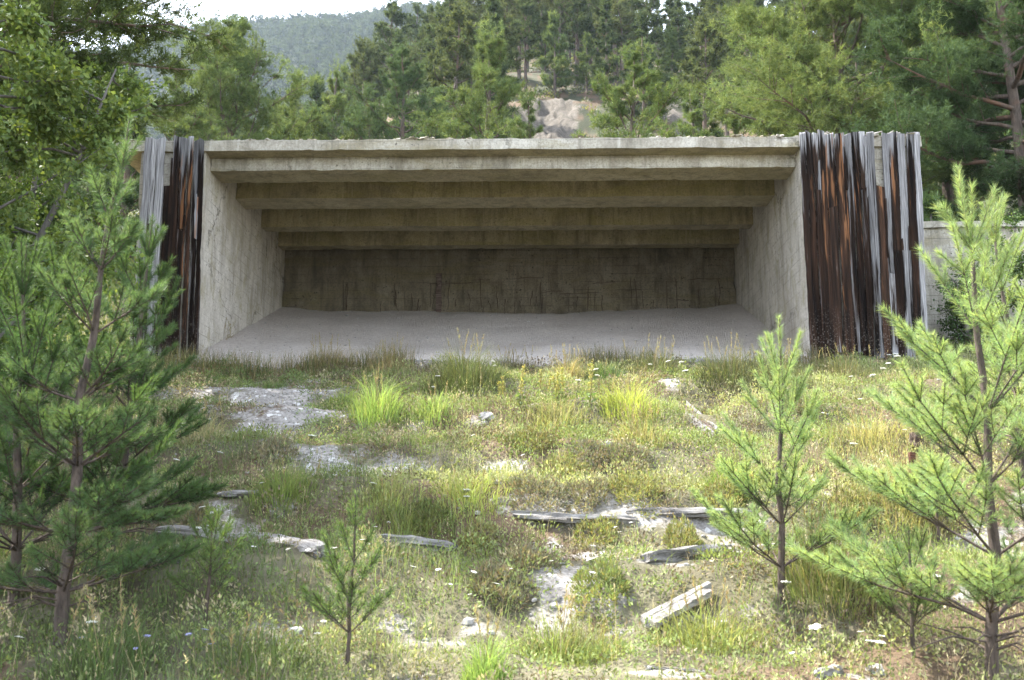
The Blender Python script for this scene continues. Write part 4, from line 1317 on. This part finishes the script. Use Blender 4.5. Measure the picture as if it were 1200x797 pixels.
# dark cushion shrubs
def cushion(px, py, w, h, col, label, seed):
    global rng
    keep = rng; rng = np.random.default_rng(500 + seed)
    g = ground_at(px, py); n = int(1500 * w / .3)
    mb = MB(); a = rng.random(n) * 6.28; r_ = np.sqrt(rng.random(n)); u = rng.random(n) ** .5
    r_ = r_ * (.55 + .75 * vnoise(np.cos(a) * 1.6 + 20, np.sin(a) * 1.6 + 20, seed)); top = h * np.sqrt(np.clip(1 - r_ ** 2, 0, 1)) * (.35 + 1.3 * vnoise(np.cos(a) * r_ * 5 + 3, np.sin(a) * r_ * 5 + 8, seed + 3)) * (.75 + .5 * vnoise(np.cos(a) * r_ * 3 + 9, np.sin(a) * r_ * 3 + 4, seed))
    P = np.stack([np.cos(a) * r_ * w / 2, np.sin(a) * r_ * w / 2, top * u], 1)
    P[:, 2] += H(P[:, 0] + g[0], P[:, 1] + g[1]) - g[2]
    D = unit(P * [1, 1, 1.2] / max(w, .1) + rng.normal(0, .35, (n, 3)) + [0, 0, .5])
    leaves(mb, P, D, rng.uniform(.018, .045, n), np.full(n, .009), jitcol(col, n, .35, .15))
    mb.tube([(0, 0, -.02), (0, 0, h * .4)], [.012, .004], 5, (.1, .08, .06))
    o = mb.build('cushion_shrub', M['moss']); o.location = g
    rng = keep
    return tag(o, label, 'shrub')


HE = (.215, .20, .125); OL = (.25, .25, .10)
for k, (px, py, w, h, col, lab) in enumerate((
        (630, 588, .42, .17, HE, 'dark grey heath cushion above the long pale log'), (690, 585, .34, .15, HE, 'dark heath cushion right of the first above the pale log'),
        (745, 580, .40, .14, OL, 'olive cushion above the right end of the pale logs'), (850, 590, .34, .15, OL, 'olive cushion touching the slim pine'),
        (700, 632, .30, .12, OL, 'small olive cushion just under the long pale log'), (612, 668, .36, .15, HE, 'dark heath cushion in the middle left of the gravel streak'),
        (705, 695, .36, .15, (.22, .25, .09), 'green cushion with white flowers right of the gravel streak'), (580, 690, .34, .12, HE, 'low brown cushion left of the gravel streak'),
        (225, 615, .30, .12, HE, 'brown cushion by the upper grey log in the shade'), (320, 535, .42, .16, HE, 'brown cushion at the foot of the grey scree'),
        (500, 620, .34, .14, (.13, .15, .05), 'green brown cushion over the flat log'), (620, 520, .4, .13, (.2, .2, .08), 'pale cushion in the upper middle of the slope'),
        (735, 545, .42, .14, HE, 'grey cushion below the yellowed tussock'), (560, 640, .28, .1, OL, 'small olive cushion right of the flat log'),
        (800, 640, .26, .12, OL, 'olive cushion above the chunky curved log'), (665, 560, .4, .15, OL, 'olive cushion in the centre of the slope'),
        (690, 535, .36, .12, HE, 'brown cushion in the upper centre of the slope'), (1000, 600, .4, .14, OL, 'olive cushion between the sunlit pines'),
        (940, 480, .4, .15, HE, 'brown cushion behind the slim pine'), (870, 520, .36, .12, OL, 'olive cushion right of the splintered grey wood'))):
    cushion(px, py, w * 1.1, h * .70, col, lab, k)


# flowers
def flower_mesh(kind, seed):
    global rng
    keep = rng; rng = np.random.default_rng(seed)
    mb = MB()
    if kind == 'umbel':
        h = .26
        mb.tube([(0, 0, 0), (.01, 0, h * .6), (.0, .01, h)], [.003, .0025, .002], 4, (.14, .17, .06), cap=False)
        for k in range(26):
            a = k * 2.4; r_ = .036 * math.sqrt(k / 26); c = np.array([r_ * math.cos(a), r_ * math.sin(a), h + .02 - r_ * .15])
            mb.tube([(0, .01, h - .02), c], [.001, .001], 3, (.2, .22, .1), cap=False)
            m = 4; leaves(mb, np.repeat(c[None], m, 0), unit(rng.normal(0, 1, (m, 3)) * [1, 1, .25] + [0, 0, .15]), np.full(m, .013), np.full(m, .011), jitcol((.80, .80, .74), m, .08, .03), 2.0)
    else:
        h = .20
        mb.tube([(0, 0, 0), (0, 0, h)], [.002, .0018], 4, (.14, .17, .06), cap=False)
        m = 13; a = np.arange(m) / m * 6.28
        D = np.stack([np.cos(a), np.sin(a), .15 + 0 * a], 1)
        tilt = np.array([0, -.35, 0])
        leaves(mb, np.repeat(np.array([[0, 0, h]]), m, 0) + D * .006, unit(D + tilt * 0), np.full(m, .022), np.full(m, .010), jitcol((.82, .82, .80) if kind == 'daisy' else (.36, .36, .62), m, .06, .03), 3.0)
        if kind == 'daisy':
            m = 10; leaves(mb, np.repeat(np.array([[0, 0, h + .001]]), m, 0), unit(rng.normal(0, 1, (m, 3)) * [1, 1, .3] + [0, 0, .4]), np.full(m, .008), np.full(m, .006), jitcol((.65, .45, .05), m), 2.0)
    m = 6; leaves(mb, np.stack([0 * np.arange(m), 0 * np.arange(m), rng.uniform(.02, h * .6, m)], 1), unit(rand_unit(m) + [0, 0, .5]), np.full(m, .05), np.full(m, .008), jitcol((.13, .17, .06), m))
    me = mb.mesh(kind); me.materials.append(M['petal'])
    rng = keep
    return me


FM = {'umbel': [flower_mesh('umbel', 60 + k) for k in range(3)], 'daisy': [flower_mesh('daisy', 70 + k) for k in range(3)], 'violet': [flower_mesh('violet', 80)]}
umb = [(803, 428), (796, 432), (790, 428), (798, 437), (808, 452), (790, 436), (786, 424), (760, 436), (694, 444), (703, 449), (697, 452), (676, 460), (571, 430), (576, 433), (583, 437), (512, 455), (505, 465),
       (1040, 430), (1046, 427), (1052, 433), (1043, 440), (1035, 446), (1058, 440), (1030, 455), (1070, 500), (1050, 468), (1000, 450), (1085, 425), (295, 420), (203, 405), (212, 407), (230, 640), (242, 612), (247, 622), (253, 545), (200, 556),
       (362, 535), (45, 697), (12, 780), (105, 765), (690, 690), (718, 697), (705, 685), (922, 715), (1030, 790), (1020, 793), (965, 775), (1100, 700), (395, 665), (310, 580), (430, 585), (545, 598), (547, 602), (770, 640), (1000, 540), (1020, 560), (960, 500)]
dai = [(345, 765), (372, 770), (378, 755), (298, 770), (475, 688), (519, 687), (547, 690), (524, 697), (577, 707), (601, 680), (632, 696), (552, 710), (450, 706), (428, 655), (430, 650), (440, 630), (427, 697), (452, 622), (293, 660), (345, 660),
       (250, 632), (262, 588), (258, 618), (586, 653), (730, 640), (742, 622), (725, 628), (690, 660), (648, 672), (560, 522), (620, 545), (480, 560), (405, 530), (388, 700), (366, 660), (1015, 770), (985, 760), (937, 784), (950, 784), (1030, 770), (1060, 520), (1010, 480), (330, 555)]
vio = [(160, 775), (170, 776), (230, 768), (107, 750), (97, 775), (248, 785), (226, 770)]
seen = {}
for kind, pts, lab, grp, nm in (('umbel', umb, 'flat white umbel flower on a thin stalk in the grass', 'white umbel flowers on the slope', 'umbel_flower'),
                                ('daisy', dai, 'small white daisy on a thin stalk in the grass', 'white daisies on the slope', 'daisy'),
                                ('violet', vio, 'tiny pale violet flower in the shaded grass', 'violet flowers in the shade', 'violet_flower')):
    for k, (px, py) in enumerate(pts):
        me = FM[kind][k % len(FM[kind])]
        g = ground_at(px, min(py + 8, 797)); d = g[1]
        s = rng.uniform(.6, 1.0) * (.8 if d < 9 else 1.0)
        o = bpy.data.objects.new(nm, me); C.objects.link(o)
        o.location = g; o.rotation_euler = (rng.normal(0, .15) + .12, rng.normal(0, .15), rng.random() * 6.28); o.scale = (s, s, s)
        tag(o, lab, 'flower', grp)


# ------------------------------------------------------------------ timbers on the slope
def log(name, a, b, r0, r1, label, mat='log', cat='log', sink=.28, broken=.6, seed=0, sides=14, squash=.75):
    """weathered half buried log between two photo points on the ground"""
    global rng
    keep = rng; rng = np.random.default_rng(1200 + seed)
    A = ground_at(*a); B = ground_at(*b)
    n = max(10, int(np.linalg.norm(B - A) / .05))
    u = np.linspace(0, 1, n); P = A + (B - A) * u[:, None]
    P[:, 2] = np.interp(u, [0, .5, 1], [A[2], max(H(*((A + B) / 2)[:2]), (A[2] + B[2]) / 2), B[2]]) + (r0 + r1) / 2 * (1 - 2 * sink) * squash
    P[:, 1] += (fbm(u * 3, u * 0 + seed, 2, 3) - .5) * .10
    P[:, 2] += (fbm(u * 4, u * 0 + seed + 5, 3, 3) - .5) * .03
    cen = P.mean(0)
    T = unit(np.gradient(P, axis=0)); up = np.array([0, 0, 1.0]); S = unit(np.cross(T, up)); Uv = np.cross(S, T)
    ang = np.arange(sides) / sides * 2 * pi
    rr = np.interp(u, [0, 1], [r0, r1])
    V = np.zeros((n, sides, 3))
    for j, aa in enumerate(ang):
        ridge = 1 + .7 * (vnoise(u * 5.0, u * 0 + j * 1.7, 4) - .5) + .35 * (rng.random() - .5) + .5 * (fbm(u * 6, u * 0 + 3.3, 6, 3) - .5)
        end = np.where(u < .04, .7, 1) * np.where(u > .96, .65, 1)
        V[:, j] = P - cen + (rr * ridge * end)[:, None] * (math.cos(aa) * S + math.sin(aa) * Uv * squash)
        V[0, j] += T[0] * -rng.random() * r0 * broken; V[-1, j] += T[-1] * rng.random() * r1 * broken
    i = np.arange(n - 1)[:, None] * sides; j = np.arange(sides)[None]; k = (j + 1) % sides
    F = np.stack([i + j, i + k, i + sides + k, i + sides + j], -1).reshape(-1, 4)
    # turn the mesh so that its length is local X: the grain runs along it
    az = math.atan2(B[1] - A[1], B[0] - A[0])
    R = np.array([[math.cos(-az), -math.sin(-az), 0], [math.sin(-az), math.cos(-az), 0], [0, 0, 1]])
    V = V.reshape(-1, 3) @ R.T
    mb = MB().add(V, F)
    for base, sgn in ((0, 1), ((n - 1) * sides, -1)):
        ci = mb.n; c0 = V[base:base + sides].mean(0)
        mb.v.append((c0 + [.01 * sgn, 0, 0])[None]); mb.c.append(np.full((1, 3), .5)); mb.n += 1
        jj = np.arange(sides); mb.f.append(np.stack([base + jj, base + (jj + 1) % sides, np.full(sides, ci)], -1)[:, ::sgn]); mb.m.append(np.zeros(sides, int))
    o = mb.build(name, M[mat], None, 'edges'); o.location = cen; o.rotation_euler = (0, 0, az)
    rng = keep
    return tag(o, label, cat)


log('weathered_log', (603, 606), (745, 611), .045, .04, 'long thin pale log half buried across the slope, left one of the row', 'board', seed=1)
log('weathered_log', (735, 603), (880, 603), .035, .05, 'thin pale log with a rounded grey end by the slim pine', 'log', seed=2)
log('weathered_log', (757, 660), (848, 650), .075, .06, 'chunky grey log with a curved split end above the broken boards', 'log', seed=3)
log('weathered_log', (845, 650), (985, 638), .04, .03, 'thin bleached log running behind the slim pine', 'board', seed=4)
log('weathered_log', (188, 628), (286, 640), .065, .06, 'grey log in the shade beside the dark pine', 'log', seed=5)
log('weathered_log', (280, 639), (374, 652), .085, .085, 'thick cracked grey log end to end with the shaded one', 'log', seed=6)
log('weathered_log', (432, 637), (532, 645), .06, .055, 'flat grey log under the green cushions left of centre', 'log', seed=7)
log('weathered_log', (258, 582), (308, 580), .04, .035, 'short grey log stub above the shaded logs', 'log', seed=8)
log('weathered_log', (455, 660), (500, 655), .02, .02, 'thin grey stick lying under the flat log', 'log', seed=9)
log('weathered_log', (210, 660), (207, 640), .018, .02, 'small upright grey stake leaning by the shaded log', 'log', seed=10)
log('weathered_log', (757, 782), (842, 788), .018, .015, 'thin grey plank lying near the bottom edge', 'log', seed=11, squash=.4)
log('weathered_log', (960, 795), (984, 788), .03, .03, 'pale block of wood at the bottom edge', 'board', seed=12)


def boards(name, pts, strips, label, cat, mats, th=.03, seed=0):
    """a few broken boards side by side: pts = near-left, far-left, far-right, near-right pixels on the ground"""
    global rng
    keep = rng; rng = np.random.default_rng(1500 + seed)
    Q = [ground_at(*p) for p in pts]
    cen = sum(Q) / 4
    o = empty(name, cen, label, cat)
    az = math.atan2(Q[1][1] - Q[0][1], Q[1][0] - Q[0][0]); o.rotation_euler = (0, 0, az)
    R = np.array([[math.cos(-az), -math.sin(-az), 0], [math.sin(-az), math.cos(-az), 0], [0, 0, 1]])
    for s in range(strips):
        f0, f1 = s / strips + .015, (s + 1) / strips - .015
        a0 = Q[0] + (Q[3] - Q[0]) * f0; a1 = Q[0] + (Q[3] - Q[0]) * f1
        b0 = Q[1] + (Q[2] - Q[1]) * f0; b1 = Q[1] + (Q[2] - Q[1]) * f1
        e0, e1 = rng.uniform(0, .06), rng.uniform(.9, 1.05)
        n = 14; u = np.linspace(e0, e1, n); V = []
        lift = .07 + rng.normal(0, .006)
        for k in range(n):
            L_ = a0 + (b0 - a0) * u[k]; R_ = a1 + (b1 - a1) * u[k]
            j = rng.normal(0, .004)
            for p, z in ((L_, lift), (R_, lift + rng.normal(0, .003)), (R_, lift - th), (L_, lift - th)):
                V.append(p + [j, j, z])
        V = (np.array(V) - cen) @ R.T
        i = np.arange(n - 1)[:, None] * 4; jn = np.arange(4)[None]; kn = (jn + 1) % 4
        F = np.stack([i + jn, i + kn, i + 4 + kn, i + 4 + jn], -1).reshape(-1, 4)[:, ::-1]
        mb = MB().add(V, F)
        mb.f.append(np.array([[0, 1, 2, 3]])); mb.f.append(np.array([[3, 2, 1, 0]]) + (n - 1) * 4); mb.m += [np.zeros(1, int), np.zeros(1, int)]
        mb.build('board', mats[s % len(mats)], o)
    rng = keep
    return o


boards('broken_boards', [(750, 736), (826, 697), (840, 706), (766, 749)], 3, 'bleached broken boards lying side by side on the lower slope', 'boards', [M['board']], seed=1)
boards('splintered_wood', [(803, 476), (842, 510), (836, 516), (803, 492)], 3, 'splintered grey wood tipped over below the dark tussock', 'wood', [M['log'], M['rot'], M['log']], .06, seed=2)

# stump, rusty post, pale stones
g = ground_at(1075, 527); mb = MB()
mb.tube([g * 0 + [0, 0, -.05], [0, 0, .06], [.005, 0, .15]], [.07, .062, .058], 12, wob=.18)
o = mb.build('tree_stump', M['rot']); o.location = g; tag(o, 'short grey stump standing in the sunlit grass below the right boards', 'stump')
g = ground_at(1073, 612); mb = MB()
mb.tube([[0, 0, -.05], [.002, 0, .25], [.006, 0, .5]], [.03, .028, .026], 8, wob=.2); mb.tube([[.006, 0, .47], [.03, 0, .49]], [.008, .008], 5)
o = mb.build('rusty_post', M['rust']); o.location = g; tag(o, 'short reddish brown post behind the tall airy pine', 'post')
for k, (px, py, r_, lab) in enumerate(((650, 712, .035, 'white stone beside the gravel streak'), (856, 517, .05, 'white stone at the end of the splintered wood'), (570, 492, .09, 'flat pale stone in the upper middle of the slope'),
                                       (1026, 790, .05, 'pale stone at the bottom right'), (345, 745, .05, 'flat pale stone in the shaded grass near the bottom left'), (765, 735, .05, 'pale stone by the broken boards'))):
    g = ground_at(px, py); mb = MB(); blob(mb, (0, 0, r_ * .3), r_, (.5, .5, .5), .6, 7, .2)
    o = mb.build('pale_stone', M['stone']); o.location = g; tag(o, lab, 'stone')

# ------------------------------------------------------------------ air
HAZE = True
if HAZE:
    mb = MB(); lo = np.array([-900, -150, -12]); hi = np.array([900, 1000, 420])
    V = np.array([[(lo, hi)[(i >> 0) & 1][0], (lo, hi)[(i >> 1) & 1][1], (lo, hi)[(i >> 2) & 1][2]] for i in range(8)], float)
    mb.add(V, np.array([[0, 2, 3, 1], [4, 5, 7, 6], [0, 1, 5, 4], [2, 6, 7, 3], [0, 4, 6, 2], [1, 3, 7, 5]]))
    mt = bpy.data.materials.new('haze_air'); mt.use_nodes = True; nt = mt.node_tree; nt.nodes.clear()
    ou = nt.nodes.new('ShaderNodeOutputMaterial'); pv = nt.nodes.new('ShaderNodeVolumePrincipled')
    pv.inputs['Color'].default_value = (.68, .82, 1.0, 1); pv.inputs['Density'].default_value = .00014; pv.inputs['Anisotropy'].default_value = .2
    nt.links.new(pv.outputs[0], ou.inputs['Volume'])
    tag(mb.build('haze', mt), 'thin bluish haze in the air before the far mountain', 'haze', kind='stuff')

# ------------------------------------------------------------------ light, sky, camera
SUN = unit(np.array([-.54, .32, .90]))
w = bpy.data.worlds.new('World'); scene.world = w; w.use_nodes = True
nt = w.node_tree; bg = nt.nodes['Background']
sky = nt.nodes.new('ShaderNodeTexSky'); sky.sky_type = 'NISHITA'; sky.sun_disc = False
sky.sun_elevation = math.asin(SUN[2]); sky.sun_rotation = math.atan2(SUN[0], SUN[1])
sky.air_density = 1.0; sky.dust_density = 2.5; sky.ozone_density = 1.0; sky.altitude = 900
hs = nt.nodes.new('ShaderNodeHueSaturation'); hs.inputs['Saturation'].default_value = .45      # sky colour muted so that skylight in the shade comes out neutral
nt.links.new(sky.outputs[0], hs.inputs['Color']); nt.links.new(hs.outputs[0], bg.inputs[0]); bg.inputs[1].default_value = .15
sl = bpy.data.lights.new('sun', 'SUN'); sl.energy = 3.4; sl.angle = radians(.53); sl.color = (1, .95, .87)
so = bpy.data.objects.new('sun', sl); C.objects.link(so)
from mathutils import Vector
so.rotation_euler = Vector(-SUN).to_track_quat('-Z', 'Y').to_euler()

cam = bpy.data.cameras.new('camera'); co = bpy.data.objects.new('camera', cam); C.objects.link(co)
co.location = (0, 0, EYE); co.rotation_euler = (pi / 2 + PITCH, 0, YAW)
cam.sensor_width = 36; cam.lens = 36; cam.clip_end = 3000; cam.clip_start = .05
cam.dof.use_dof = True; cam.dof.focus_distance = 13.5; cam.dof.aperture_fstop = 4.5
scene.camera = co
scene.view_settings.view_transform = 'Standard'; scene.view_settings.look = 'None'
scene.view_settings.exposure = 2.7; scene.view_settings.gamma = 1
scene.view_settings.use_curve_mapping = False
scene.render.engine = 'CYCLES'
cy = scene.cycles
cy.max_bounces = 7; cy.diffuse_bounces = 4; cy.glossy_bounces = 2; cy.transmission_bounces = 4; cy.volume_bounces = 0; cy.transparent_max_bounces = 4
cy.use_denoising = True; cy.denoiser = 'OPENIMAGEDENOISE'; cy.denoising_input_passes = 'RGB_ALBEDO_NORMAL'; cy.denoising_prefilter = 'ACCURATE'
cy.caustics_reflective = False; cy.caustics_refractive = False
